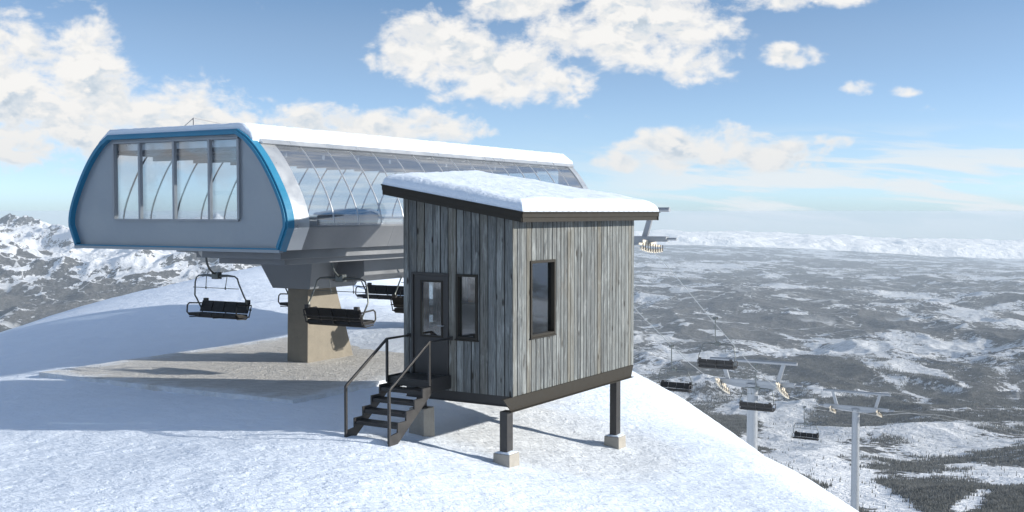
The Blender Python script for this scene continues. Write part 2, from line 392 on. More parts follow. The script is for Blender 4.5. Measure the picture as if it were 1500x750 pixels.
# ---- far terrain
def terr_h(X, Y):
    d = np.maximum(Y, 1.0); u = X/np.maximum(Y, 50)
    ks = np.log(np.array([60, 100, 150, 800, 1500, 2200, 4000, 7000, 12000, 20000, 29000.]))
    kz = np.array([-38, -48, -60, -240, -375, -475, -625, -715, -790, -830, -850.])
    z = np.interp(np.log(np.clip(d, 60, 29000)), ks, kz)
    # land drops off farther right
    z = z - 380*smooth(Y, 9000, 29000)*smooth(u, .12, .50)
    xk, yk = X/1000, Y/1000
    amp = np.clip((Y-500)/3500, 0, 1)
    z = z + amp*(fbm(xk*.55+2, yk*.55, 5, 5)-.5)*230*np.clip(1.25-Y/30000, .35, 1)
    z = z + amp*(ridged(xk*1.3+4, yk*1.0+1, 5, 31)-.55)*120*np.clip(1.2-Y/24000, .2, 1)
    # mountains on the left
    m = smooth(u, -.10, -.27)
    rng = np.exp(-((Y-10500)/3600)**2)
    rd = ridged(xk*.42+11.3, yk*.42+3.1, 7, 77, .52)
    z = z + m*rng*(480+700*(rd-.5)) + m*smooth(Y, 2500, 7000)*120*(ridged(xk*.9+1, yk*.9, 5, 12)-.5)
    z = z - m*smooth(Y, 14500, 22000)*60
    lim = CZ - .0125*Y                                   # nothing rises over the far peaks
    z = np.where(Y > 4000, np.minimum(z, lim-((z-lim)*.15).clip(-1e9, 0)*0 - 0), z) if False else z
    return z
us = np.concatenate([np.linspace(-1.25, -.54, 60, endpoint=False), np.linspace(-.54, .54, 900, endpoint=False), np.linspace(.54, 1.25, 60)])
Yr = np.concatenate([np.geomspace(60, 700, 60, endpoint=False), np.geomspace(700, 29000, 900)])
U, YY = np.meshgrid(us, Yr); XX = U*YY
ZZ = terr_h(XX, YY)
def px_hit(px, py):   # where the photo's ray meets the land
    a = (px-750)/F; s = (py-310)/F
    yy = np.geomspace(900, 28500, 4000); zz = terr_h(a*yy, yy)
    below = zz > CZ - s*yy
    i = int(np.argmax(below)) if below.any() else 3999
    return a*yy[i], yy[i]
def stroke(field, pts, w, val=1.0):   # open snow along a line drawn across the land, half width w in photo px at that distance
    best = np.full(field.shape, 0.0)
    q = [px_hit(*p) for p in pts]
    for (a, b), (pa, pb) in zip(zip(q[:-1], q[1:]), zip(pts[:-1], pts[1:])):
        n_ = max(2, int(math.hypot(pa[0]-pb[0], pa[1]-pb[1])/5))
        for t in np.linspace(0, 1, n_):
            iy = 1/((1-t)/a[1]+t/b[1]); ix = iy*((1-t)*a[0]/a[1]+t*b[0]/b[1])
            rx = w*iy/F; ry = max(w*.55*iy*iy/(F*700), rx*1.0)
            sel = (np.abs(YY[:, 0]-iy) < 3*ry)
            if not sel.any(): continue
            r2 = ((XX[sel]-ix)/rx)**2+((YY[sel]-iy)/ry)**2
            best[sel] = np.maximum(best[sel], np.exp(-r2*.7))
    return field+val*best
xk, yk = XX/1000, YY/1000
warp = fbm(xk*.8, yk*.8, 3, 55)
sn = (fbm(xk*.62+warp*.6, yk*.62+warp, 6, 41, .6)-.5)*3.4 - .34 + .36*smooth(YY, 7000, 3500)
sn += (ridged(xk*.55+3, yk*.9, 4, 91)-.60)*.9*smooth(YY, 900, 3000)
sn += (fbm(xk*2.1+5, yk*1.6, 5, 141, .6)-.5)*2.4
sn += .16*smooth(YY, 7000, 20000)
sn += (fbm(xk*5.5+5, yk*3.2, 4, 151, .6)-.5)*1.5*smooth(YY, 3000, 6000)
near = smooth(U, -.05, .05)
mleft = smooth(U, -.08, -.24)
dz_dx = np.gradient(ZZ, axis=1)/np.maximum(np.gradient(XX, axis=1), 1e-3)
dz_dy = np.gradient(ZZ, axis=0)/np.maximum(np.gradient(YY, axis=0), 1e-3)
steep = np.hypot(dz_dx, dz_dy)
sn += mleft*(smooth(ZZ, -620, -360)*2.0 - .15 - smooth(steep, .24, .5)*1.3)
for pts, wd, v in [
    ([(1120, 480), (1180, 500), (1215, 493), (1250, 518), (1284, 542), (1319, 566), (1360, 594)], 9, .9),
    ([(1200, 498), (1260, 505), (1319, 528), (1371, 545), (1416, 566)], 7, .9),
    ([(1319, 556), (1406, 573), (1458, 590), (1500, 603)], 6, .9),
    ([(1465, 540), (1482, 566), (1496, 596)], 6, .9),
    ([(1405, 760), (1458, 719), (1500, 691)], 16, 1.0),
    ([(1130, 590), (1165, 640), (1200, 690), (1240, 740)], 42, 1.3),
    ([(1250, 690), (1300, 735), (1330, 760)], 30, 1.0),
    ([(1150, 520), (1200, 515), (1225, 520)], 10, .7), ([(1130, 555), (1180, 560), (1210, 575)], 10, .6),
    ([(1230, 622), (1300, 622), (1380, 612)], 5, .8), ([(1333, 640), (1380, 632), (1423, 628)], 11, .8),
    ([(1150, 615), (1100, 590)], 16, .9), ([(1395, 690), (1430, 680), (1450, 690)], 8, .8),
    ([(945, 408), (1000, 402), (1040, 392), (1070, 390)], 7, 1.0), ([(1100, 410), (1150, 402)], 5, 1.0), ([(935, 432), (975, 434)], 3, 1.0),
    ([(970, 425), (1000, 420)], 3, .8), ([(990, 463), (1040, 460), (1060, 466)], 4, .9), ([(1160, 458), (1180, 460)], 6, 1.0),
    ([(1330, 458), (1350, 470), (1385, 475)], 6, 1.0), ([(1395, 462), (1440, 456)], 5, .9), ([(1440, 470), (1500, 478)], 4, .8), ([(1450, 452), (1500, 443)], 4, 1.0),
    ([(1280, 405), (1320, 408)], 3, 1.0), ([(1400, 408), (1460, 407)], 3, 1.0), ([(1420, 424), (1475, 418)], 5, .9), ([(1320, 434), (1370, 430)], 4, .8),
    ([(1130, 383), (1160, 378)], 2.5, 1.0), ([(1460, 392), (1500, 389)], 2, 1.0),
    ([(930, 480), (960, 500), (990, 520)], 8, .7), ([(940, 470), (980, 475), (1000, 480)], 5, .8), ([(1160, 485), (1150, 500)], 6, .8),
    ([(1360, 500), (1420, 510), (1500, 515)], 4, .8), ([(1300, 590), (1380, 600), (1440, 610)], 5, .5),
    ([(20, 405), (60, 415)], 7, .7), ([(80, 390), (95, 410), (90, 430)], 5, .8), ([(105, 402), (135, 393)], 3, .8), ([(40, 425), (60, 430)], 5, .7),
    ([(15, 452), (45, 465), (60, 475)], 2.5, .8), ([(90, 452), (115, 445)], 3, .7), ([(160, 431), (178, 429)], 3, .8), ([(0, 470), (12, 466)], 3, .8),
    ([(80, 355), (130, 362), (190, 372)], 8, .7), ([(0, 345), (30, 338), (60, 350)], 8, .6)]:
    sn = stroke(sn, pts, wd, v)
m, g = material('valley_land')
fa = attr(g, 'snow_cover')
km = g.vmath('MULTIPLY', g.pos, (.001, .001, .001))
n1 = g.noise(km, 5.5, 8, .68, .3); n2 = g.noise(km, 34, 5, .7); n3 = g.noise(g.vmath('MULTIPLY', km, (1, .4, 1)), 90, 3, .7)
v = g.math('ADD', fa, g.math('ADD', g.math('MULTIPLY', g.math('SUBTRACT', n1, .5), 3.0), g.math('MULTIPLY', g.math('SUBTRACT', n2, .5), 2.9)))
v = g.math('ADD', v, g.math('MULTIPLY', g.math('SUBTRACT', n3, .5), .4))
wn_ = g.add('ShaderNodeTexNoise'); g.link(km, wn_.inputs['Vector']); wn_.inputs['Scale'].default_value = 4.0; wn_.inputs['Detail'].default_value = 5
vw = g.vmath('ADD', g.vmath('MULTIPLY', km, (1.0, .75, 0)), g.vmath('MULTIPLY', wn_.outputs['Color'], (.42, .42, 0)))
def clearings(scale, thr):
    vo = g.add('ShaderNodeTexVoronoi'); vo.voronoi_dimensions = '2D'; vo.inputs['Scale'].default_value = scale; vo.inputs['Randomness'].default_value = 1.0
    g.link(vw, vo.inputs['Vector']); sc_ = g.add('ShaderNodeSeparateColor'); g.link(vo.outputs['Color'], sc_.inputs[0])
    return g.math('MULTIPLY', g.ramp(sc_.outputs[0], thr, thr+.02), g.ramp(vo.outputs['Distance'], .55, .42))
region = g.noise(km, .45, 3, .5)
cl1 = g.math('MULTIPLY', g.math('MAXIMUM', clearings(3.4, .83), clearings(7.5, .84)), g.ramp(region, .42, .52))
road = g.ramp(g.math('ABSOLUTE', g.math('SUBTRACT', g.noise(km, 1.3, 4, .55, .4), .5)), .0075, .003)
sepy = g.add('ShaderNodeSeparateXYZ'); g.link(km, sepy.inputs[0])
farf = g.ramp(sepy.outputs[1], 3.5, 6.0)
mask = g.math('MAXIMUM', g.ramp(v, .04, .20), g.math('MULTIPLY', g.math('MULTIPLY', farf, cl1), .92))
mask = g.math('MAXIMUM', mask, g.math('MULTIPLY', road, .7))
forest = g.mix(g.ramp(n2, .3, .7), (.064, .064, .062), (.140, .138, .132))
spk = g.math('MULTIPLY', g.ramp(n3, .52, .70), .22)
forest = g.mix(spk, forest, (.5, .52, .55))
zz = g.add('ShaderNodeSeparateXYZ'); g.link(g.pos, zz.inputs[0])
snw = g.mix(g.ramp(n2, .3, .7), (.46, .48, .50), (.72, .74, .77))
snw = g.mix(g.ramp(zz.outputs[2], -560, -380), snw, (.84, .86, .89))
g.link(g.mix(mask, forest, snw), g.p.inputs['Base Color']); g.p.inputs['Roughness'].default_value = .9; g.p.inputs['Specular IOR Level'].default_value = .1
g.link(g.bump(g.math('ADD', g.math('MULTIPLY', n1, 60.0), g.math('MULTIPLY', n2, 14.0)), .7, 1.0), g.p.inputs['Normal'])
M['land'] = m
land = grid_mesh('valley_terrain', XX, YY, ZZ, {'snow_cover': sn}, M['land']); tag(land, 'forested valley and snowy mountains far below the hill', kind='structure')

# ---- land behind the camera, closing the view all round
aa = np.concatenate([np.linspace(R(52), R(308), 420)]); dd_ = np.geomspace(60, 21500, 150)
AA, DD = np.meshgrid(aa, dd_); BX = DD*np.sin(AA); BY = DD*np.cos(AA)
bk, bl_ = BX/1000, BY/1000
BZ = np.interp(np.log(DD), np.log([60, 150, 800, 2500, 6000, 22000]), [-42, -75, -250, -500, -700, -800])
BZ += np.clip((DD-500)/3500, 0, 1)*(fbm(bk*.5+20, bl_*.5, 5, 301)-.5)*260
BZ += np.exp(-((DD-11000)/4200)**2)*(560+640*(ridged(bk*.35+31, bl_*.35, 7, 311, .52)-.5))
BZ = np.minimum(BZ, -8.0)
BS = (fbm(bk*.9, bl_*.9, 6, 321, .6)-.5)*3.0-.2+smooth(BZ, -520, -250)*1.5
BY = np.maximum(BY, -23900)
land2 = grid_mesh('mountain_terrain', BX, BY, BZ, {'snow_cover': BS}, M['land'], flip=True); tag(land2, 'snowy mountain ranges on the other side of the hilltop', kind='structure')

# ---- cloud bank beyond the valley
cu = np.linspace(-1.3, 1.3, 1300); cr = np.linspace(0, 1, 46)
CU, CR = np.meshgrid(cu, cr); CY = 29350+CR*5200
CX = CU*29350*(1+CR*.12)
topz = CZ-(.0216+.0095*smooth(CU, .15, .48)+.012*smooth(CU, .0, -.3))*29350
botz = CZ-(.030+.0145*smooth(CU, .18, .46)+.012*smooth(CU, .0, -.3))*29350
prof = np.sin(np.clip(CR*1.9, 0, 1)*math.pi/2)**.8
bump_ = (fbm(CX/1500, CY/1500+CR*2, 6, 61, .6)-.5)
bump2 = (fbm(CX/5200, CY/3000, 4, 68, .5)-.5)
CZZ = botz-60+(topz-botz+60)*prof + (bump_*330+bump2*200)*(.25+.75*np.sin(np.clip(CR*1.5, 0, 1)*math.pi/2))*(1-.35*CR)
CYY = CY - 700*np.sin(np.clip(CR*2.2, 0, 1)*math.pi)*(fbm(CX/900, CR*4, 4, 5))
CYY = np.maximum(CYY, 29120)
CZZ += (ridged(CX/700, CR*9, 4, 88)-.5)*70
m, g = material('cloud_white')
g.p.inputs['Base Color'].default_value = (.97, .96, .94, 1); g.p.inputs['Roughness'].default_value = 1; g.p.inputs['Specular IOR Level'].default_value = 0
nn = g.noise(g.vmath('MULTIPLY', g.pos, (.001, .001, .001)), 1.6, 6, .65)
g.link(g.bump(g.math('MULTIPLY', nn, 500.0), .5, 1.0), g.p.inputs['Normal'])
M['cloud'] = m
tag(grid_mesh('cloud_bank', CX, CYY, CZZ, None, M['cloud']), 'low white cloud bank along the horizon', kind='structure')

# ---- haze
mb = MB(); mb.box(-36800, 36800, -24000, 29060, float(ZZ.min())-1, 12.0)
hz, g = material('haze_air'); g.n.remove(g.p)
pv = g.add('ShaderNodeVolumePrincipled'); pv.inputs['Density'].default_value = 2.9e-5
pv.inputs['Color'].default_value = (.78, .89, 1, 1); pv.inputs['Anisotropy'].default_value = .1
g.link(pv.outputs[0], g.out.inputs['Volume'])
tag(mb.build('haze', hz), 'pale blue winter haze filling the valley air', kind='stuff')

# ---- conifer forest in the nearer valley: far too many trees to count
rs = np.random.RandomState(3)
NT = 800000
# uniform in picture-independent world: rejection over a wedge of land
Yt = np.exp(rs.uniform(math.log(1150), math.log(5200), NT)); keep = rs.rand(NT) < (Yt/5200)**.15
ut = np.where(rs.rand(NT) < .74, rs.uniform(.10, .52, NT), rs.uniform(-.52, -.2, NT))
Xt = ut*Yt
iu = np.clip(np.searchsorted(us, ut), 1, len(us)-1); iy = np.clip(np.searchsorted(Yr, Yt), 1, len(Yr)-1)
sv = sn[iy, iu] + (fbm(Xt/180, Yt/180, 4, 201, .6)-.5)*1.6 + (fbm(Xt/40, Yt/60, 2, 203)-.5)*.5
prob = np.clip(.5-sv*2.2, 0.004, 1)*.8
keep &= rs.rand(NT) < prob
Xt, Yt = Xt[keep], Yt[keep]; Zt = terr_h(Xt, Yt); nt = len(Xt)
hh = rs.uniform(2.6, 6.8, nt)*np.clip(.7+Yt/6000, .7, 1.3); rr = hh*rs.uniform(.14, .22, nt)
ang = rs.uniform(0, 6.28, nt)
V = np.zeros((nt, 8, 3)); 
for k in range(3):
    V[:, k] = np.stack([Xt+rr*np.cos(ang+k*2.094), Yt+rr*np.sin(ang+k*2.094), Zt+hh*.04], -1)
    V[:, 4+k] = np.stack([Xt+rr*.62*np.cos(ang+1+k*2.094), Yt+rr*.62*np.sin(ang+1+k*2.094), Zt+hh*.42], -1)
V[:, 3] = np.stack([Xt, Yt, Zt+hh*.68], -1); V[:, 7] = np.stack([Xt+rr*.1, Yt, Zt+hh], -1)
tri = np.array([(0, 1, 3), (1, 2, 3), (2, 0, 3), (4, 5, 7), (5, 6, 7), (6, 4, 7)])
Fc = (np.arange(nt)[:, None, None]*8+tri[None]).reshape(-1, 3)
me = bpy.data.meshes.new('conifer_forest'); me.vertices.add(nt*8); me.vertices.foreach_set('co', V.astype(np.float32).ravel())
me.loops.add(Fc.size); me.loops.foreach_set('vertex_index', Fc.astype(np.int32).ravel())
me.polygons.add(len(Fc)); me.polygons.foreach_set('loop_start', np.arange(0, Fc.size, 3, dtype=np.int32)); me.polygons.foreach_set('loop_total', np.full(len(Fc), 3, np.int32))
me.update()
m, g = material('conifer'); n = g.noise(g.pos, .05, 3, .6)
g.link(g.mix(g.ramp(n, .35, .65), (.06, .066, .062), (.16, .165, .16)), g.p.inputs['Base Color']); g.p.inputs['Roughness'].default_value = .9
tag(link('conifer_forest', me, m), 'dark conifer forest on the valley slopes', kind='stuff')

# ================================================================== PACKED PAD under the station
S0 = (-5.19, 27.0); SA = R(60.0)
def Sw(x, y, z=0): return (S0[0]+x*math.cos(SA)-y*math.sin(SA), S0[1]+x*math.sin(SA)+y*math.cos(SA), z)
m, g = material('packed_pad')
n1 = g.noise(g.vmath('MULTIPLY', g.pos, (2.2, 6.0, 3)), 1.0, 5, .62, 1.2); n2 = g.noise(g.pos, 16, 4, .6)
n0 = g.noise(g.pos, .35, 3, .5)
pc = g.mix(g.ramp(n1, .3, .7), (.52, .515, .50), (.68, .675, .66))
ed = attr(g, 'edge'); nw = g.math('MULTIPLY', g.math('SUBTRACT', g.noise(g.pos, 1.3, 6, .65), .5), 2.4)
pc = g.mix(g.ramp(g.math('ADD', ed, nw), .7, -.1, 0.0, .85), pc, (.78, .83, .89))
g.link(pc, g.p.inputs['Base Color'])
g.p.inputs['Roughness'].default_value = .8
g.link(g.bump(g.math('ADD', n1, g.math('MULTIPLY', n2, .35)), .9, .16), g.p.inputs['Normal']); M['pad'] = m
nx, ny = 150, 90
px_ = np.linspace(-.52, 14.0, nx); py_ = np.linspace(-.25, 9.0, ny)
PX, PY = np.meshgrid(px_, py_)
wx = S0[0]+PX*math.cos(SA)-PY*math.sin(SA); wy = S0[1]+PX*math.sin(SA)+PY*math.cos(SA)
wz = -.82+(fbm(wx*1.1, wy*1.1, 3, 71)-.5)*.03
# skirt down all round
def ringpad(a, edge):
    return np.pad(a, 1, mode='edge')
wx2, wy2, wz2 = ringpad(wx, 0), ringpad(wy, 0), ringpad(wz, 0); wz2[0, :] = wz2[-1, :] = -3.2; wz2[:, 0] = wz2[:, -1] = -3.2
ed_ = np.minimum(np.minimum(PX+.52, 14.0-PX), np.minimum(PY+.25, 9.0-PY)); ed_ = ringpad(ed_, 0)
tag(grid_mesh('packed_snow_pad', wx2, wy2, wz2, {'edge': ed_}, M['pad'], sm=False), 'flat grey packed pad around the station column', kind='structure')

# ================================================================== CHAIRLIFT STATION
st = empty('chairlift_station', (*Sw(5.8, 4.15)[:2], -.84), SA)
tag(st, 'long glazed chairlift top station with blue trimmed end face on a concrete column', 'ski lift station')
ox, oy, oz = 5.8, 4.15, -.84
class SB(MB):   # station coordinates -> station empty coordinates
    def build(s, *a, **k):
        s.v = [(x-ox, y-oy, z-oz) for x, y, z in s.v]; return MB.build(s, *a, **k)
YC = 3.82
half = [(3.62, 2.76), (3.87, 3.30), (3.83, 3.62), (3.70, 4.03), (3.44, 4.49), (3.07, 5.0), (2.66, 5.45), (2.34, 5.66)]   # (dy, z)
def prof_pts(extra=0.0, i0=0):
    return [(YC-a-extra*(1 if i < 7 else .3), z) for i, (a, z) in enumerate(half)][i0:]
def at_z(z):   # half width of the housing at a height
    zz = [h_[1] for h_ in half]; aa = [h_[0] for h_ in half]; return float(np.interp(z, zz, aa))
def curve(n=12, z0=3.30, z1=5.66):
    # smooth curve through the profile
    zs = np.linspace(z0, z1, n); return [(at_z(z), z) for z in zs]
# fine smooth profile
_t = np.linspace(0, 1, 40)
hz_ = np.array([h_[1] for h_ in half[1:]]); ha_ = np.array([h_[0] for h_ in half[1:]])
pf = np.polyfit(hz_, ha_, 4)
def aw(z): return float(np.polyval(pf, z))
zsm = np.linspace(3.30, 5.50, 22)
arc = [(aw(z), z) for z in zsm]
XF, XB = -.45, 16.7
full = [(YC-3.62, 2.76)]+[(YC-a, z) for a, z in arc]+[(YC-2.30, 5.66), (YC+2.30, 5.66)]+[(YC+a, z) for a, z in arc[::-1]]+[(YC+3.62, 2.76)]
# front face with the window opening
WY0, WY1, WZ0, WZ1 = 1.56, 5.98, 3.49, 5.47
def face(xf, name_parent, thick=.08):
    b = SB()
    def col_strip(y0, y1, zlo, zhi, n=8):
        for i in range(n):
            a0 = y0+(y1-y0)*i/n; a1 = y0+(y1-y0)*(i+1)/n
            b.hexa([(xf, a0, zlo(a0)), (xf, a1, zlo(a1)), (xf+thick, a1, zlo(a1)), (xf+thick, a0, zlo(a0)),
                    (xf, a0, zhi(a0)), (xf, a1, zhi(a1)), (xf+thick, a1, zhi(a1)), (xf+thick, a0, zhi(a0))])
    pts_z = np.array([5.66]+[z for a, z in arc[::-1]]); pts_a = np.array([2.30]+[a for a, z in arc[::-1]])
    def top(y):
        d = abs(y-YC); return float(np.interp(d, pts_a, pts_z)) - .02
    def bot(y):
        d = abs(y-YC); return 2.78 if d <= 3.62 else 2.76+(d-3.62)/(3.87-3.62)*.54
    col_strip(YC-3.855, WY0, bot, top, 16); col_strip(WY1, YC+3.855, bot, top, 16)
    col_strip(WY0, WY1, bot, lambda y: WZ0, 2); col_strip(WY0, WY1, lambda y: WZ1, top, 4)
    return b
b = face(XF+.10, st); b.build('end_panel', M['panel'], st)
b = SB(); b.box(XF+.12, XF+.15, WY0, WY1, WZ0, WZ1); wn = b.build('window', M['end_glass'], st)
b = SB()
for y in (WY0-.02, 2.52, 3.76, 5.01, WY1+.02): b.box(XF+.03, XF+.13, y-.035, y+.035, WZ0, WZ1)
b.box(XF+.05, XF+.16, WY0, WY1, WZ0-.05, WZ0); b.box(XF+.05, XF+.16, WY0, WY1, WZ1, WZ1+.05); b.build('window_frame', M['galv'], wn)
# rear end panel (lower part) with glass above
b = face(XB-.12, st, .06); b.build('end_panel', M['panel'], st)
b = SB(); b.box(XB-.10, XB-.07, WY0, WY1, WZ0, WZ1); b.build('window', M['end_glass'], st)
# blue edge trim: two nested bands that follow the outline
def band(x0, x1, e0, e1, mat, name):
    b = SB(); n = len(full)
    def off(e):
        out = []
        for i in range(n):
            p = np.array(full[i]); a = np.array(full[(i-1) % n]); c_ = np.array(full[(i+1) % n])
            t1 = (p-a)/np.linalg.norm(p-a); t2 = (c_-p)/np.linalg.norm(c_-p)
            n1_ = np.array([-t1[1], t1[0]]); n2_ = np.array([-t2[1], t2[0]]); nn_ = n1_+n2_; nn_ /= np.linalg.norm(nn_)
            k = 1/max(.5, float(nn_@n1_)); out.append(p+nn_*e*k)
        return out
    I, O = off(e0), off(e1)
    for i in range(n):
        j = (i+1) % n
        if i == n-1: break     # bottom run handled apart
        b.hexa([(x0, *I[i]), (x0, *I[j]), (x1, *I[j]), (x1, *I[i]), (x0, *O[i]), (x0, *O[j]), (x1, *O[j]), (x1, *O[i])])
    return b
b = band(XF-.06, XF+.10, -.08, .0, None, ''); b.build('blue_trim', M['blue_trim'], st)
b = band(XF-.02, XF+.22, .0, .05, None, ''); b.build('blue_trim', M['blue_trim'], st)
b = band(XF+.22, XF+.80, -.06, .02, None, ''); b.build('edge_cladding', M['alu'], st)
b = SB(); b.box(XF-.04, XF+.10, YC-3.66, YC+3.66, 2.69, 2.76); b.build('sill_trim', M['panel'], st)
b = SB(); b.box(XF-.05, XF-.0, YC-3.60, YC+3.60, 2.765, 2.795); b.build('sill_trim', M['blue_trim'], st)
b = band(XB-.35, XB+.05, -.05, .02, None, ''); b.build('edge_cladding', M['alu'], st)
# curved side glazing
for sgn in (-1, 1):
    b = SB()
    xsg = np.linspace(XF+.8, XB-.35, 17)
    for i in range(16):
        x0, x1 = xsg[i]+.004, xsg[i+1]-.004
        vs = []; fs = []
        for k, (a, z) in enumerate(arc): vs += [(x0, YC+sgn*(a-.02), z), (x1, YC+sgn*(a-.02), z)]
        for k in range(len(arc)-1): fs.append((2*k, 2*k+1, 2*k+3, 2*k+2))
        b.add(vs, fs, True)
    b.build('side_glazing', M['housing_glass'], st)
    for i in range(1, 16):
        b = SB(); b.tube([(xsg[i], YC+sgn*(a-.03), z) for a, z in arc[::2]]+[(xsg[i], YC+sgn*(arc[-1][0]-.03), arc[-1][1])], .024, 6)
        b.build('rib', M['alu'] if sgn < 0 else M['black_steel'], st)  # far ribs coloured dark to stand in for their backlit shade
    # skirt panels under the glass
    b = SB()
    xk_ = np.linspace(XF+.8, XB-.2, 4) if False else np.array([XF+.8, 3.9, 9.6, XB])
    xk_[0] = XF+.10
    for i in range(3):
        x0, x1 = xk_[i]+.004, xk_[i+1]-.004
        for (a0, z0, a1, z1) in ((3.62, 2.74, 3.865, 3.295),):
            y0, y1 = YC+sgn*a0, YC+sgn*a1
            b.hexa([(x0, y0, z0), (x1, y0, z0), (x1, y0-sgn*.06, z0), (x0, y0-sgn*.06, z0), (x0, y1, z1), (x1, y1, z1), (x1, y1-sgn*.06, z1), (x0, y1-sgn*.06, z1)])
    b.box(XF+.8, XB-.2, *sorted((YC+sgn*3.86, YC+sgn*3.55)), 3.30, 3.34)
    b.build('side_skirt', M['frame_steel'], st)
    # deck rail and conveyor housing seen through the glass
    b = SB(); b.tube([(5.6, YC+sgn*3.0, 3.45), (16, YC+sgn*3.0, 3.45)], .05, 6); b.build('conveyor_rail', M['galv'], st)
# roof slab, chamfered
b = SB()
roofp = [(YC-2.86, 5.36), (YC-2.78, 5.47), (YC-2.32, 5.67), (YC+2.32, 5.67), (YC+2.78, 5.47), (YC+2.86, 5.36), (YC+2.5, 5.30), (YC-2.5, 5.30)]
b.prism(roofp, lambda a, z, d: (d, a, z), XF+.30, XB+.04); b.build('roof', M['alu'], st)
# floor deck, main frame, lower box
b = SB(); b.box(XF+.15, XB-.15, YC-3.5, YC+3.5, 3.02, 3.10); b.build('floor', M['floor_pale'], st)
b = SB()
b.prism([(.0, .55), (XB-.1, .55), (XB-.1, 7.0), (2.7, 7.0), (2.2, 5.6), (.0, 3.2)], lambda p, q, d: (p, q, d), 2.50, 2.74)
b.prism([(.6, .95), (XB-.3, .95), (XB-.3, 6.6), (3.1, 6.6), (2.9, 5.3), (.6, 3.2)], lambda p, q, d: (p, q, d), 2.33, 2.497)
b.build('main_frame', M['frame_steel'], st, .01)
b = SB(); b.box(4.2, 8.6, YC-3.375, YC-3.36, 2.545, 2.66); b.build('name_strip', M['galv'], st) if False else None
b = SB()
bp = [(2.15, 2.325), (2.15, 1.80), (2.5, 1.60), (4.4, 1.60), (4.75, 1.80), (4.75, 2.325)]
b.prism(bp, lambda a, z, d: (d, a, z), 5.4, XB-.6); b.build('spine_box', M['frame_steel'], st, .01)
# column cap and column
b = SB(); b.hexa([(4.45, 3.42, 1.40), (6.6, 3.42, 1.40), (6.6, 4.85, 1.40), (4.45, 4.85, 1.40), (4.15, 3.05, 2.325), (7.1, 3.05, 2.325), (7.1, 5.2, 2.325), (4.15, 5.2, 2.325)])
b.build('column_cap', M['cap_steel'], st, .015)
b = SB(); b.hexa([(4.72, 3.76, -1.3), (7.10, 3.76, -1.3), (7.10, 4.55, -1.3), (4.72, 4.55, -1.3), (4.78, 3.76, 1.40), (6.08, 3.76, 1.40), (6.08, 4.55, 1.40), (4.78, 4.55, 1.40)])
b.build('column', M['concrete'], st, .02)
b = SB(); b.hexa([(13.2, 3.76, -1.6), (15.2, 3.76, -1.6), (15.2, 4.55, -1.6), (13.2, 4.55, -1.6), (13.4, 3.76, 1.62), (14.8, 3.76, 1.62), (14.8, 4.55, 1.62), (13.4, 4.55, 1.62)])
b.build('column', M['concrete'], st, .02)
# bullwheel, drive and machinery cover inside
b = SB()
b.tube([(3.6, YC, 2.90), (3.6, YC, 2.98)], 2.3, 40); b.build('bullwheel', M['galv'], st)
b = SB(); b.prism([(2.5, 3.10), (2.5, 3.58), (3.6, 3.68), (3.85, 3.62), (4.0, 3.52), (3.85, 3.10)], lambda a, z, d: (a, d, z), .55, 1.5)
b.build('machinery_cover', M['dark_cover'], st, .03)
b = SB(); b.prism([(2.48, 3.585), (2.48, 3.65), (3.6, 3.76), (3.9, 3.69), (4.12, 3.54), (4.04, 3.50), (3.86, 3.63), (3.6, 3.69)], lambda a, z, d: (a, d, z), .5, 1.6)
b.build('cover_lid', M['cap_steel'], st, .01)
b = SB()
for x in np.arange(1.2, 16, 1.5): b.box(x-.05, x+.05, YC-2.4, YC+2.4, 5.08, 5.198)
b.build('roof_beams', M['cap_steel'], st)
b = SB(); b.box(XF+.3, XB-.2, YC-2.45, YC+2.45, 5.20, 5.295); b.build('ceiling', M['interior_dark'], st)
b = SB()
for yy in (2.3, 5.3): b.box(2.2, 15.5, yy-.15, yy+.15, 3.10, 3.42)
b.build('conveyor', M['galv'], st, .01)
# safety line on the roof
b = SB()
posts = [(0.15, 3.6, 6.10), (4.2, 3.2, 5.98), (9.6, 3.2, 5.98), (14.6, 3.2, 5.98)]
b.tube([(.15, 3.6, 5.67), posts[0]], .022, 6); b.tube([(-.2, 3.9, 5.67), posts[0]], .012, 5); b.build('cable_post', M['cable'], st)
for p in posts[1:]:
    b = SB(); b.tube([(p[0]-.3, p[1], 5.67), p, (p[0]+.3, p[1], 5.67)], .02, 5); b.build('cable_post', M['cable'], st)
b = SB()
pl = []
for (p, q) in zip(posts[:-1], posts[1:]):
    for t in np.linspace(0, 1, 8)[:-1]: pl.append((p[0]+(q[0]-p[0])*t, p[1]+(q[1]-p[1])*t, p[2]+(q[2]-p[2])*t-.10*math.sin(math.pi*t)))
pl.append(posts[-1]); b.tube(pl, .011, 5); b.build('safety_cable', M['cable'], st)

# snow on the station roof
def snow_slab(name, P00, P10, P11, P01, thick, rad, nu, nv, label, group, profile=None, noise_amp=.02):
    u_ = np.linspace(0, 1, nu); v_ = np.linspace(0, 1, nv); Ug, Vg = np.meshgrid(u_, v_)
    P00, P10, P11, P01 = [np.array(p, float) for p in (P00, P10, P11, P01)]
    B = ((1-Ug)*(1-Vg))[..., None]*P00+(Ug*(1-Vg))[..., None]*P10+(Ug*Vg)[..., None]*P11+((1-Ug)*Vg)[..., None]*P01
    lu = (np.linalg.norm(P10-P00)+np.linalg.norm(P11-P01))/2; lv = (np.linalg.norm(P01-P00)+np.linalg.norm(P11-P10))/2
    # pack rows towards the edges
    return B, Ug, Vg, lu, lv
def edge_space(n, L, rad):
    e = rad/L; k = max(8, n//8)
    a = e*(1-np.cos(np.linspace(0, math.pi/2, k)))
    return np.concatenate([a[:-1], np.linspace(e, 1-e, n-2*k+2), 1-a[::-1][1:]])
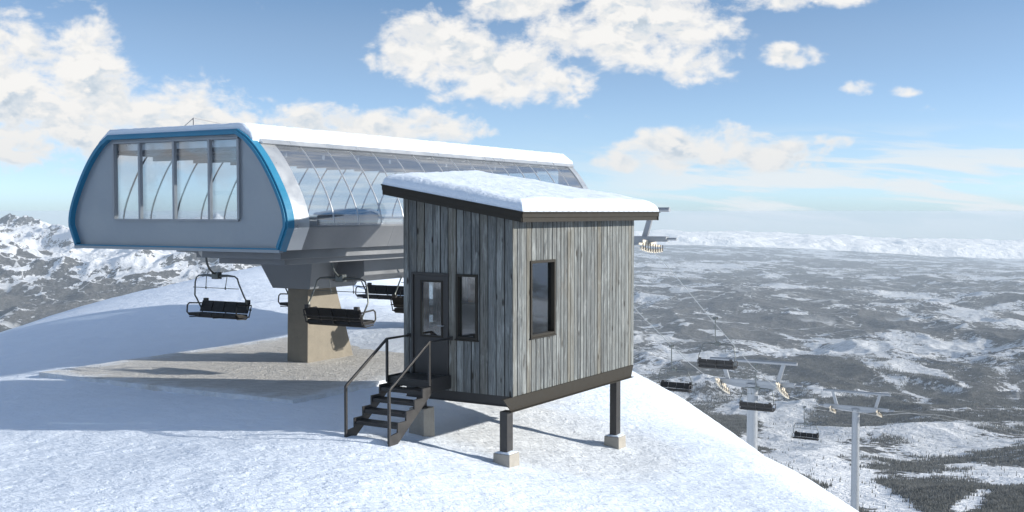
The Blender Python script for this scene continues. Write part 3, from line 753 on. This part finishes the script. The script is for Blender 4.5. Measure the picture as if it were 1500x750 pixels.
def snow_on_quad(P00, P10, P11, P01, thick, rad, nu, nv, amp=.03, seed=1, mid=None):
    P00, P10, P11, P01 = [np.array(p, float) for p in (P00, P10, P11, P01)]
    lu = (np.linalg.norm(P10-P00)+np.linalg.norm(P11-P01))/2; lv = (np.linalg.norm(P01-P00)+np.linalg.norm(P11-P10))/2
    u_ = edge_space(nu, lu, rad); v_ = edge_space(nv, lv, rad)
    Ug, Vg = np.meshgrid(u_, v_)
    B = ((1-Ug)*(1-Vg))[..., None]*P00+(Ug*(1-Vg))[..., None]*P10+(Ug*Vg)[..., None]*P11+((1-Ug)*Vg)[..., None]*P01
    d = np.minimum(np.minimum(Ug, 1-Ug)*lu, np.minimum(Vg, 1-Vg)*lv)
    t = np.clip(d/rad, 0, 1); prof_ = np.sqrt(np.clip(1-(1-t)**2, 0, 1))
    nz = (fbm(B[..., 0]*2.3+seed, B[..., 1]*2.3, 4, seed)-.5)*2*amp+(fbm(B[..., 0]*9, B[..., 1]*9, 3, seed+3)-.5)*.014
    H_ = thick*prof_*(1+(fbm(B[..., 0]*1.1, B[..., 1]*1.1, 3, seed+9)-.5)*.25)+nz*prof_
    if mid is not None: H_ = H_+mid(Ug, Vg, B)
    Z_ = B[..., 2]+H_
    Bx = np.pad(B[..., 0], 1, mode='edge'); By = np.pad(B[..., 1], 1, mode='edge'); Bz = np.pad(Z_, 1, mode='edge')
    base = np.pad(B[..., 2], 1, mode='edge')
    Bz[0, :] = base[0, :]; Bz[-1, :] = base[-1, :]; Bz[:, 0] = base[:, 0]; Bz[:, -1] = base[:, -1]
    return Bx, By, Bz
def local_grid(name, Bx, By, Bz, mat, loc, rz):
    o = grid_mesh(name, Bx, By, Bz, None, mat); o.location = loc; o.rotation_euler = (0, 0, rz); return o
# along the station: cross-section follows roof with chamfered shoulders
xr = edge_space(320, 17.3, .12); vr = np.linspace(0, 1, 60)
Ug, Vg = np.meshgrid(xr, vr)
bx = -.40+Ug*17.2
yv = YC-2.76+Vg*5.52
dy_ = np.abs(yv-YC)
basez = np.where(dy_ < 2.32, 5.675, 5.675-(dy_-2.32)*.52)
tz = np.where(dy_ < 2.40, 5.865, 5.865-(dy_-2.40)*.80)
e = np.minimum(Ug, 1-Ug)*17.4; pr = np.sqrt(np.clip(1-(1-np.clip(e/.10, 0, 1))**2, 0, 1))
nzv = ((fbm(bx*3, yv*3, 4, 5)-.5)*.02+(fbm(bx*15, yv*15, 3, 6)-.5)*.025)
zt = basez+(tz-basez+nzv)*pr
Bx = np.pad(bx, 1, mode='edge'); By = np.pad(yv, 1, mode='edge'); Bz = np.pad(zt, 1, mode='edge'); bz = np.pad(basez, 1, mode='edge')
for sl_ in ((0, slice(None)), (-1, slice(None)), (slice(None), 0), (slice(None), -1)): Bz[sl_] = bz[sl_]-.06
o = local_grid('roof_snow', Bx, By, Bz, M['roof_snow'], (S0[0], S0[1], 0), SA)
tag(o, 'long flat layer of snow lying along the whole roof of the glazed lift station', 'snow', 'snow lying on the roofs')

# ================================================================== OPERATOR HUT
HA = R(58.4); H0 = (.0136, 22.0)
def Hw(x, y, z=0): return (H0[0]+x*math.cos(HA)-y*math.sin(HA), H0[1]+x*math.sin(HA)+y*math.cos(HA), z)
hut = empty('operator_hut', (H0[0], H0[1], 0), HA)
tag(hut, 'small weathered plank hut on steel posts with a snowy lean-to roof', 'hut')
KR = .166; BK = .325
def rz_(y): return 3.67+(y+.4)*KR          # roof top plane
def rect_sub(spans, holes, a0, a1):
    for (h0, h1, hz0, hz1) in holes:
        if h0 < a1-1e-6 and h1 > a0+1e-6:
            new = []
            for s0, s1 in spans:
                if hz1 <= s0 or hz0 >= s1: new.append((s0, s1)); continue
                if hz0 > s0: new.append((s0, hz0))
                if hz1 < s1: new.append((hz1, s1))
            spans = new
    return spans
def wall(p0, p1, nrm, ztop, holes, wmin, wmax, seed):
    p0 = np.array(p0, float); p1 = np.array(p1, float); L = np.linalg.norm(p1-p0); d = (p1-p0)/L; nrm = np.array(nrm, float)
    rnd = random.Random(seed)
    edges = [0.0]
    while edges[-1] < L-wmin*.6: edges.append(edges[-1]+rnd.uniform(wmin, wmax))
    edges[-1] = L
    boards = MB()
    def seg(mb_, a, b_, z0, za, zb, o0, o1):
        q = []
        for z_0, z_1 in ((z0, z0), (za, zb)):
            q += [(*(p0+d*a+nrm*o1), z_0), (*(p0+d*b_+nrm*o1), z_1), (*(p0+d*b_+nrm*o0), z_1), (*(p0+d*a+nrm*o0), z_0)]
        mb_.hexa(q)
    def fill(mb_, a, b_, o0, o1):
        cuts = sorted({a, b_}|{h_ for hl in holes for h_ in hl[:2] if a+1e-4 < h_ < b_-1e-4})
        for c0, c1 in zip(cuts[:-1], cuts[1:]):
            ta, tb = ztop(p0+d*c0), ztop(p0+d*c1); tm = min(ta, tb)
            for s0, s1 in rect_sub([(0.0, tm)], holes, c0, c1):
                full_ = abs(s1-tm) < 1e-6
                seg(mb_, c0, c1, s0, ta if full_ else s1, tb if full_ else s1, o0, o1)
    for a, b_ in zip(edges[:-1], edges[1:]):
        boards.t = rnd.random(); o = rnd.uniform(0, .004)
        fill(boards, a+rnd.uniform(.009, .014), b_-rnd.uniform(.009, .014), .0+o-.022, .0+o)
    sheath = MB(); fill(sheath, 0, L, -.045, -.024)
    inner = MB(); fill(inner, 0.1, L-.1, -.14, -.10)
    reveals = []
    for (a, b_, z0, z1) in holes:
        reveal = MB(); reveals.append(reveal)
        seg(reveal, a-.0, a+.03, z0, z1, z1, -.14, -.012); seg(reveal, b_-.03, b_, z0, z1, z1, -.14, -.012)
        seg(reveal, a+.03, b_-.03, z1-.03, z1, z1, -.14, -.012)
        seg(reveal, a+.03, b_-.03, z0, z0+.03, z0+.03, -.14, -.012)
    return boards, sheath, inner, reveals
soff = lambda p: rz_(p[1])-.16
DOOR = (1.54, 2.48, .30, 2.42); WINF = (.82, 1.35, 1.08, 2.41); WINR = (.66, 1.68, 1.11, 2.68)
pB = (5.57, 0); pC = (5.57, 2.7+5.57*BK); pD = (0, 2.7)
bl = math.hypot(1, BK); nback = (-BK/bl, 1/bl)
Lb = 5.57*bl
walls = [((0, 0), pD, (-1, 0), [DOOR, WINF], .18, .215, 3), ((0, 0), pB, (0, -1), [WINR], .125, .20, 5),
         (pB, pC, (1, 0), [(.7, 1.25, 1.2, 2.3), (1.75, 2.3, 1.2, 2.3), (2.9, 3.5, 1.2, 2.3)], .16, .2, 7), (pD, pC, nback, [(1.3, 2.2, 1.1, 2.3), (3.7, 4.5, 1.1, 2.3)], .16, .2, 9)]
for (p0, p1, nr, holes, a, b_, sd) in walls:
    B4, sh, inn, rev = wall(p0, p1, nr, soff, holes, a, b_, sd)
    wo_ = B4.build('wall', M['boards'], hut, .003)
    sh.build('sheathing', M['black_steel'], wo_); inn.build('wall_lining', M['interior_wood'], wo_)
    for r1 in rev: r1.build('window_reveal', M['bronze'], wo_)
# corner boards
b = MB(); b.t = .31; b.box(-.022, .0, -.024, .0, 0, soff((0, 0))); b.build('corner_trim', M['boards'], hut)
# window frames + panes
def window(p0, d, nr, hole, mullion=False, parent=hut, mat='bronze'):
    a, b_, z0, z1 = hole; p0 = np.array(p0, float); d = np.array(d, float); nr = np.array(nr, float)
    f = MB(); w_ = .055
    def seg(mb_, a0, a1, z_0, z_1, o0, o1):
        q = []
        for z in (z_0, z_1): q += [(*(p0+d*a0+nr*o1), z), (*(p0+d*a1+nr*o1), z), (*(p0+d*a1+nr*o0), z), (*(p0+d*a0+nr*o0), z)]
        mb_.hexa(q)
    seg(f, a, a+w_, z0, z1, -.09, .035); seg(f, b_-w_, b_, z0, z1, -.09, .035)
    seg(f, a+w_, b_-w_, z1-w_, z1, -.09, .034); seg(f, a+w_, b_-w_, z0, z0+w_, -.09, .034)
    seg(f, a-.02, b_+.02, z0-.03, z0-.002, -.02, .05)
    fo = f.build('window', M[mat], parent, .004)
    g_ = MB(); seg(g_, a+w_-.005, b_-w_+.005, z0+w_-.005, z1-w_+.005, -.055, -.047); g_.build('pane', M['window_glass'], fo)
    return fo
window((0, 0), (0, 1), (-1, 0), WINF); window((0, 0), (1, 0), (0, -1), WINR)
for hl in walls[2][3]: window(pB, (0, 1), (1, 0), hl)
for hl in walls[3][3]: window(pD, (1/bl, BK/bl), nback, hl)
# door
a, b_, z0, z1 = DOOR
b = MB(); fw = .05
b.box(-.03, .09, a, a+fw, z0, z1); b.box(-.03, .09, b_-fw, b_, z0, z1); b.box(-.03, .09, a+fw, b_-fw, z1-fw, z1)
df = b.build('door_frame', M['black_steel'], hut, .004)
b = MB(); x0, x1 = .0, .05; ya, yb = a+fw+.004, b_-fw-.004; ga, gb, gz0, gz1 = 1.73, 2.22, 1.12, 2.22
b.box(x0, x1, ya, ga, z0+.01, z1-fw-.004); b.box(x0, x1, gb, yb, z0+.01, z1-fw-.004); b.box(x0, x1, ga, gb, z0+.01, gz0); b.box(x0, x1, ga, gb, gz1, z1-fw-.004)
dr = b.build('door', M['black_steel'], hut)
b = MB(); b.box(.018, .026, ga-.01, gb+.01, gz0-.01, gz1+.01); b.build('pane', M['window_glass'], dr)
b = MB(); b.box(-.012, 0, ga-.04, ga, gz0-.04, gz1+.04); b.box(-.012, 0, gb, gb+.04, gz0-.04, gz1+.04); b.box(-.012, 0, ga, gb, gz1, gz1+.04); b.box(-.012, 0, ga, gb, gz0-.04, gz0); b.build('glazing_bead', M['bronze'], dr)
b = MB(); b.tube([(-.01, 1.66, 1.33), (-.06, 1.66, 1.33), (-.06, 1.78, 1.33)], .012, 6); b.build('handle', M['galv'], dr)
# floor, ceiling, interior
b = MB(); b.prism([(.05, .05), (5.5, .05), (5.5, 4.4), (.05, 2.62)], lambda p, q, d: (p, q, d), .16, .28); b.build('floor', M['interior_wood'], hut)
b = MB(); b.box(3.9, 5.3, 2.0, 3.6, .28, 1.05); b.build('desk', M['interior_wood'], hut, .01)
b = MB(); b.box(2.2, 2.5, 2.2, 3.1, .28, 1.6); b.build('cabinet', M['interior_dark'], hut, .01)
# roof: deck, roofing sheet, fascia
RX0, RX1, RY0 = -.3, 6.13, -.4
def ry1(x): return 3.03+(x-RX0)*BK
b = MB()
q = [(RX0+.04, RY0+.04), (RX1-.04, RY0+.04), (RX1-.04, ry1(RX1)-.04), (RX0+.04, ry1(RX0)-.04)]
b.hexa([(x, y, rz_(y)-.155) for x, y in q]+[(x, y, rz_(y)-.02) for x, y in q]); b.build('roof', M['interior_dark'], hut)
b = MB(); n = 420
for i in range(n):
    xa = RX0-.015+(RX1-RX0+.03)*i/n; xb = RX0-.015+(RX1-RX0+.03)*(i+1)/n
    def up(x): return .004+.014*max(0, math.cos((x)*2*math.pi/.26))**6
    q = [(xa, RY0-.03), (xb, RY0-.03), (xb, ry1(xb)+.02), (xa, ry1(xa)+.02)]
    b.hexa([(x, y, rz_(y)-.012) for x, y in q]+[(x, y, rz_(y)+up(x)) for x, y in q])
b.build('roofing_sheet', M['bronze'], hut)
def fascia(pa, pb, out, name='fascia'):
    b = MB(); pa = np.array(pa, float); pb = np.array(pb, float); out = np.array(out, float)
    for (o0, o1, t0, t1) in ((-.03, .0, -.105, -.013), (-.07, -.022, -.20, -.100)):
        q = [(pa+out*o0), (pb+out*o0), (pb+out*o1), (pa+out*o1)]
        b.hexa([(*p, rz_(p[1])+t0) for p in q]+[(*p, rz_(p[1])+t1) for p in q])
    b.build(name, M['bronze'], hut, .003)
fascia((RX0, RY0), (RX1, RY0), (0, -1)); fascia((RX0, RY0), (RX0, ry1(RX0)), (-1, 0)); fascia((RX1, RY0), (RX1, ry1(RX1)), (1, 0)); fascia((RX0, ry1(RX0)), (RX1, ry1(RX1)), nback)
# floor beams: channels with flanges, oblique cut at the near end
def channel(y0, sgn, x0, x1, name='floor_beam', cut=.28):
    b = MB()
    b.hexa([(x0+cut, y0, -.27), (x1-.12, y0, -.27), (x1-.12, y0+sgn*.015, -.27), (x0+cut, y0+sgn*.015, -.27), (x0, y0, -.004), (x1, y0, -.004), (x1, y0+sgn*.015, -.004), (x0, y0+sgn*.015, -.004)])
    b.box(x0+cut-.08, x1-.10, *sorted((y0-sgn*.06, y0+sgn*.08)), -.285, -.27)
    b.box(x0+.02, x1-.02, *sorted((y0+sgn*.016, y0+sgn*.08)), -.018, -.004)
    return b.build(name, M['bronze'], hut, .002)
channel(-.02, 1, -.38, 5.52); channel(2.4, -1, -.1, 5.52)
b = MB(); b.box(.03, .05, .05, 2.65, -.20, -.004); b.box(.0, .10, .05, 2.65, -.215, -.20); b.build('floor_beam', M['black_steel'], hut, .002)
b = MB(); b.box(5.38, 5.40, .05, 4.3, -.20, -.004); b.box(5.33, 5.43, .05, 4.3, -.215, -.20); b.build('floor_beam', M['black_steel'], hut, .002)
b = MB(); b.prism([(.02, .02), (5.5, .02), (5.5, 4.4), (.02, 2.64)], lambda p, q, d: (p, q, d), -.003, .0); b.build('underside', M['interior_dark'], hut)
# posts on concrete footings
for (lx, ly, ztop_, hgt, pw, fy) in ((-.03, .13, -1.12, .85, .11, 0), (4.86, .14, -1.62, .95, .11, 0), (.20, 2.38, -.45, 1.2, .09, 0)):
    b = MB(); b.box(lx-pw, lx+pw, ly-pw*.8, ly+pw*.8, ztop_-.02, -.286 if ly < 1 else -.22); b.build('post', M['black_steel'], hut, .006)
    b = MB(); b.hexa([(lx-.21, ly-.21, ztop_-hgt), (lx+.21, ly-.21, ztop_-hgt), (lx+.21, ly+.21, ztop_-hgt), (lx-.21, ly+.21, ztop_-hgt),
                      (lx-.19, ly-.19, ztop_), (lx+.19, ly-.19, ztop_), (lx+.19, ly+.19, ztop_), (lx-.19, ly+.19, ztop_)])
    b.build('footing', M['footing_concrete'], hut, .012)
    if ly < 1:   # a pinch of snow on the block
        xx = np.linspace(-.18, .18, 24); XXs, YYs = np.meshgrid(xx, xx)
        dd = 1-np.maximum(abs(XXs), abs(YYs))/.18
        zz_ = ztop_+.004+.045*np.sqrt(np.clip(dd, 0, 1))*(.7+.6*fbm(XXs*9+lx, YYs*9, 3, 4))
        o = grid_mesh('footing_snow', XXs+lx, YYs+ly, zz_, None, M['roof_snow']); o.parent = hut
# stairs
stz = empty('entry_stairs', (*Hw(-.9, 2.0)[:2], -.64), HA)
class TB(MB):
    def build(s, *a, **k):
        s.v = [(x+.9, y-2.0, z+.64) for x, y, z in s.v]; return MB.build(s, *a, **k)
tag(stz, 'black steel stairs with two handrails climbing to the hut door', 'stairs')
YL, YR_ = 2.57, 1.47; LZ = .30
b = TB(); b.box(-.72, -.03, YR_+.05, YL-.05, LZ-.03, LZ); b.build('landing', M['black_steel'], stz)
b = TB(); b.box(-.72, -.03, YR_, YR_+.04, LZ-.25, LZ+.03); b.box(-.72, -.03, YL-.04, YL, LZ-.25, LZ+.03); b.box(-.72, -.69, YR_+.04, YL-.04, LZ-.15, LZ-.035); b.box(-.06, -.03, YR_+.04, YL-.04, LZ-.2, LZ-.035); b.build('landing_frame', M['black_steel'], stz)
nst = 5; run = .268; rise = (LZ+.62)/nst
for yy in (YR_, YL-.035):
    b = TB(); poly = [(-.70, LZ+.02)]
    for i in range(nst):
        xa = -.72-run*i; za = LZ-rise*(i+1)+.06
        poly += [(xa-.02, LZ-rise*i+.02 if i == 0 else LZ-rise*i+.06), (xa-.02, za)]
    poly += [(-.72-run*nst-.02, -.60), (-.72-run*nst-.02, -.78), (-1.82, -.78), (-.70, LZ-.26)]
    b.prism(poly, lambda p, q, d: (p, d, q), yy, yy+.035); b.build('stringer', M['black_steel'], stz)
for i in range(1, nst):
    b = TB(); z = LZ-rise*i; xa = -.72-run*i
    b.box(xa+.0, xa+run+.03, YR_+.037, YL-.037, z-.03, z)
    b.box(xa+.0, xa+.02, YR_+.037, YL-.037, z-.07, z-.031)
    b.build('tread', M['black_steel'], stz, .002)
for yy in (YL-.02, YR_+.02):
    b = TB(); xf = -.72-run*nst+.0
    b.beam((xf, yy, -.74), (xf, yy, .29), .05, .05); b.beam((-.76, yy, LZ-.1), (-.76, yy, 1.08), .045, .045)
    b.beam((xf, yy, .285), (-.76, yy, 1.085), .05, .04); b.beam((-.76, yy, 1.085), (-.01, yy, 1.085), .05, .04)
    b.beam((-.03, yy, 1.085), (.0, yy, 1.085), .09, .09)
    b.build('handrail', M['black_steel'], stz, .004)
# snow on the hut roof
q = [Hw(RX0+.02, RY0-.0), Hw(RX1-.02, RY0-.0), Hw(RX1-.02, ry1(RX1)), Hw(RX0+.02, ry1(RX0))]
zq = [rz_(RY0), rz_(RY0), rz_(ry1(RX1)), rz_(ry1(RX0))]
P4 = [(q[i][0]-H0[0], q[i][1]-H0[1], zq[i]+.012) for i in range(4)]
Bx, By, Bz = snow_on_quad(*P4, .25, .34, 190, 150, .01, 11)
o = local_grid('roof_snow', Bx, By, Bz, M['roof_snow'], (H0[0], H0[1], 0), 0)
tag(o, 'thick rounded blanket of snow on the sloping roof of the plank hut', 'snow', 'snow lying on the roofs')

# ================================================================== LIFT CHAIRS
def make_chair(mirror, has_hanger=True):
    r = empty('lift_chair')
    b = MB(); hx = .42*mirror
    pts = []
    b.tube([(0, 0, .0), (0, 0, -.85), (.03*mirror, 0, -1.0), (.12*mirror, 0, -1.17), (.26*mirror, 0, -1.29), (hx, 0, -1.36), (hx+.05*mirror, 0, -1.38)], .032, 8)
    b.build('hanger', M['chair_tube'], r)
    b = MB(); b.box(-.22, .22, -.05, .05, -.05, .09); b.tube([(-.14, -.09, .03), (-.14, .09, .03)], .06, 8); b.tube([(.14, -.09, .03), (.14, .09, .03)], .06, 8)
    b.build('grip', M['chair_tube'], r)
    b = MB(); b.box(hx-.09, hx+.09, -.13, .13, -1.49, -1.28); b.build('pivot_block', M['chair_tube'], r, .015)
    cx = hx
    # bail: crossbar, bends, side tubes to the seat
    b = MB()
    side = [(cx, -.10, -1.40), (cx, -.45, -1.38), (cx, -.74, -1.40), (cx, -.84, -1.46), (cx, -.90, -1.62), (cx-.10, -1.02, -2.02), (cx-.16, -1.02, -2.10), (cx-.30, -.96, -2.42)]
    b.tube(side, [.05, .035]+[.024]*6, 8); b.tube([(x, -y, z) for x, y, z in side], [.05, .035]+[.024]*6, 8)
    b.build('bail', M['chair_tube'], r)
    b = MB()
    for s_ in (-1, 1):
        b.tube([(cx, s_*.42, -1.42), (cx+.05, s_*.40, -1.74)], .012, 5); b.tube([(cx+.05, s_*.40, -1.72), (cx+.05, s_*.40, -1.80)], .022, 6)
    b.tube([(cx+.05, -.93, -1.76), (cx+.05, .93, -1.76)], .011, 5)
    b.build('restraint_bar', M['chair_tube'], r)
    # backrest and seat, four places side by side
    b = MB(); x0 = cx-.28
    for k in range(4):
        ya = -.98+k*.49+.008; yb = ya+.474
        b.hexa([(x0-.02, ya, -2.52), (x0+.05, ya, -2.52), (x0+.05, yb, -2.52), (x0-.02, yb, -2.52), (x0-.14, ya, -2.20), (x0-.09, ya, -2.19), (x0-.09, yb, -2.19), (x0-.14, yb, -2.20)])
    b.build('backrest', M['black_vinyl'], r, .015)
    b = MB()
    for k in range(4):
        ya = -.98+k*.49+.008; yb = ya+.474
        b.hexa([(x0, ya, -2.66), (x0+.50, ya, -2.62), (x0+.50, yb, -2.62), (x0, yb, -2.66), (x0, ya, -2.54), (x0+.50, ya, -2.52), (x0+.50, yb, -2.52), (x0, yb, -2.54)])
    b.build('seat', M['black_vinyl'], r, .02)
    b = MB(); b.tube([(x0-.15, -.98, -2.42), (x0-.15, .98, -2.42)], .02, 6); b.tube([(x0+.1, -1.0, -2.68), (x0+.1, 1.0, -2.68)], .025, 6)
    for y in (-.98, 0, .98): b.tube([(x0-.15, y, -2.3), (x0-.06, y, -2.60), (x0+.1, y, -2.68), (x0+.45, y, -2.66)], .018, 6)
    for y in (-.86, .86): b.box(x0-.17, x0-.08, y-.07, y+.07, -2.22, -2.12)
    b.build('seat_frame', M['black_steel'], r)
    for s_ in (-1, 1):
        b = MB(); y = s_*1.01
        b.tube([(x0-.12, y, -2.28), (x0+.42, y, -2.24), (x0+.50, y, -2.30), (x0+.52, y, -2.50), (x0+.42, y, -2.60), (x0-.02, y, -2.62)], .024, 6)
        b.build('armrest', M['black_steel'], r)
    return r
protoL = make_chair(-1); protoR = make_chair(1)
GC = 'quad chairs hanging from the lift'
def put(o, x, y, ztop_, face_uphill, label, swing=0.0):
    W_ = Sw(x, y); o.location = (W_[0], W_[1], ztop_); o.rotation_euler = (0, 0, SA+(math.pi if face_uphill else 0)+swing)
    tag(o, label, 'lift chair', GC)
# height: seat at .68 => grip at ~ 3.2
put(protoL, 3.4, 6.5, 3.14, True, 'empty chair hanging at the near left under the blue trimmed station end, against open snow')
put(protoR, 3.15, 1.55, 3.22, False, 'empty chair hanging in front of the tan side of the concrete column')
c2 = copy_tree(protoL); put(c2, 7.6, 6.6, 3.14, True, 'chair mostly hidden behind the concrete column, only its armrest showing')
c3 = copy_tree(protoL); put(c3, 11.8, 6.6, 3.14, True, 'chair seen right of the concrete column, farther back under the station')
c4 = copy_tree(protoR); put(c4, 7.25, 1.55, 3.22, False, 'chair half hidden by the left edge of the plank hut')
# line chairs
LR = lambda t: (-7.05+.5*t, 28.07+.866*t); LL = lambda t: (-10.47+.5*t, 30.05+.866*t)
def put_line(f, t, z, lab, proto):
    c_ = copy_tree(proto); x, y = f(t); c_.location = (x, y, z); c_.rotation_euler = (0, 0, SA+(math.pi if proto is protoL else 0)); tag(c_, lab, 'lift chair', GC)

# ================================================================== TOWERS
def make_tower(H_, rad):
    r = empty('lift_tower'); b = MB()     # origin: middle of crossarm; x along the line, y across
    b.tube([(0, 0, -H_), (0, 0, -.12)], [rad*1.08, rad*.94], 20); b.tube([(0, 0, -.16), (0, 0, -.08)], rad*1.15, 20); b.build('mast', M['galv'], r)
    b = MB(); b.hexa([(-.17, -2.75, -.12), (.17, -2.75, -.12), (.17, 2.75, -.12), (-.17, 2.75, -.12), (-.17, -2.75, .12), (.17, -2.75, .12), (.17, 2.75, .12), (-.17, 2.75, .12)])
    b.hexa([(-.2, -1.0, -.34), (.2, -1.0, -.34), (.2, 1.0, -.34), (-.2, 1.0, -.34), (-.17, -2.2, -.12), (.17, -2.2, -.12), (.17, 2.2, -.12), (-.17, 2.2, -.12)])
    b.tube([(0, -3.2, 0), (0, 3.2, 0)], .07, 8); b.build('crossarm', M['galv'], r, .01)
    b = MB(); b.tube([(.0, -2.85, 1.35), (.0, 2.85, 1.35)], .11, 10); b.build('lifting_beam', M['galv'], r)
    for s_ in (-1, 1):
        b = MB(); b.hexa([(-.08, s_*1.65-.13, .12), (.08, s_*1.65-.13, .12), (.08, s_*1.65+.13, .12), (-.08, s_*1.65+.13, .12),
                          (-.08, s_*2.0-.12, 1.3), (.08, s_*2.0-.12, 1.3), (.08, s_*2.0+.12, 1.3), (-.08, s_*2.0+.12, 1.3)])
        b.build('strut', M['galv'], r)
    return r
def sheaves(r, s_, slope, n, L_, zoff=-.35, yy=1.97):
    st_ = empty('sheave_train'); st_.parent = r; st_.location = (0, s_*yy, zoff); st_.rotation_euler = (0, slope, 0)
    b = MB(); b.box(-L_*.5, L_*.5, .06, .10, .02, .12); b.box(-L_*.3, L_*.3, .10, .14, .10, .28); b.tube([(0, .1, .1), (0, .1, .42)], .07, 8); b.build('rocker_frame', M['white_rubber'], st_)
    for i in range(n):
        x = -L_/2+L_*(i+.5)/n; b = MB(); zc = -.10-.10*(1-(2*x/L_)**2) if n > 7 else -.10
        b.tube([(x, -.06, zc), (x, .06, zc)], .2*min(1, 4.2/n*1.6)*.62, 14); b.build('sheave', M['white_rubber'], st_)
        b = MB(); b.box(x-.02, x+.02, -.09, -.065, zc-.05, .12); b.build('sheave_bracket', M['black_steel'], st_)
def tower(t, zarm, zb, rad, tilt, n, L_, lab):
    x, y = Sw(t, 4.12)[:2]
    r = make_tower(zarm-zb, rad); r.location = (x, y, zarm); r.rotation_euler = (0, 0, SA)
    for s_ in (-1, 1): sheaves(r, s_, tilt, n, L_)
    tag(r, lab, 'lift tower', 'steel towers carrying the lift cable'); return r
def zs(px, py, Y_): return CZ-(py-310)/F*Y_
tower(27, 2.42, ground_z(*Sw(27, 4.12)[:2])-.5, .33, R(4), 9, 2.6, 'lift tower standing just behind the right edge of the plank hut')
tower(48.3, zs(0, 561, 70.9), -26, .36, R(23), 8, 2.9, 'thick lift tower with a chair hanging in front of its mast')
tower(77, zs(0, 599, 95.7), -31, .345, R(15), 6, 2.0, 'slim lift tower farthest down the slope, standing alone at the right')
# ropes
b = MB()
tz1 = [(14.5, 3.2), (22, 2.6), (25.8, 2.02), (27, 1.85), (28.2, 1.45), (35.1, -2.0), (42.1, -5.35), (47.2, -7.35), (48.3, -7.72), (49.5, -8.1), (58, -10.1), (67.8, -12.0), (76, -13.6), (77, -13.75), (78, -13.9), (90, -15.6), (110, -19.0), (140, -24.8), (195, -35.3), (260, -49)]
def rope_pts(f, tz):
    ts = np.array([a for a, _ in tz]); zs_ = np.array([b_ for _, b_ in tz]); out = []
    for t in np.concatenate([np.linspace(14.5, 80, 90), np.linspace(82, 260, 40)]):
        out.append((*f(t), float(np.interp(t, ts, zs_))))
    return out
pr = rope_pts(LR, tz1); pl_ = rope_pts(LL, [(a, b_+ (0 if 30 < a < 46 else 0)) for a, b_ in tz1])
o = MB(); o.tube(pr, .018, 6); ro = o.build('haul_rope', M['galv']); tag(ro, 'steel haul cable strand running down over the right ends of the lift towers', 'cable', 'cable strands of the chairlift')
o = MB(); o.tube(pl_, .018, 6); ro = o.build('haul_rope', M['galv']); tag(ro, 'steel haul cable strand running down over the left ends of the lift towers', 'cable', 'cable strands of the chairlift')
def rz_at(t): return float(np.interp(t, [a for a, _ in tz1], [b_ for _, b_ in tz1]))
put_line(LR, 35.7, rz_at(35.1), 'chair hanging above the left arm of the thick lift tower, higher than its neighbours', protoR)
put_line(LL, 39.4, rz_at(39.4)-.05, 'chair hanging low at the left beside the snow slope edge, before the thick tower', protoL)
put_line(LR, 42.7, rz_at(42.1), 'chair hanging in front of the mast of the thick lift tower', protoR)
put_line(LL, 67.8, rz_at(67.8), 'small far chair hanging between the thick tower and the slim tower', protoL)
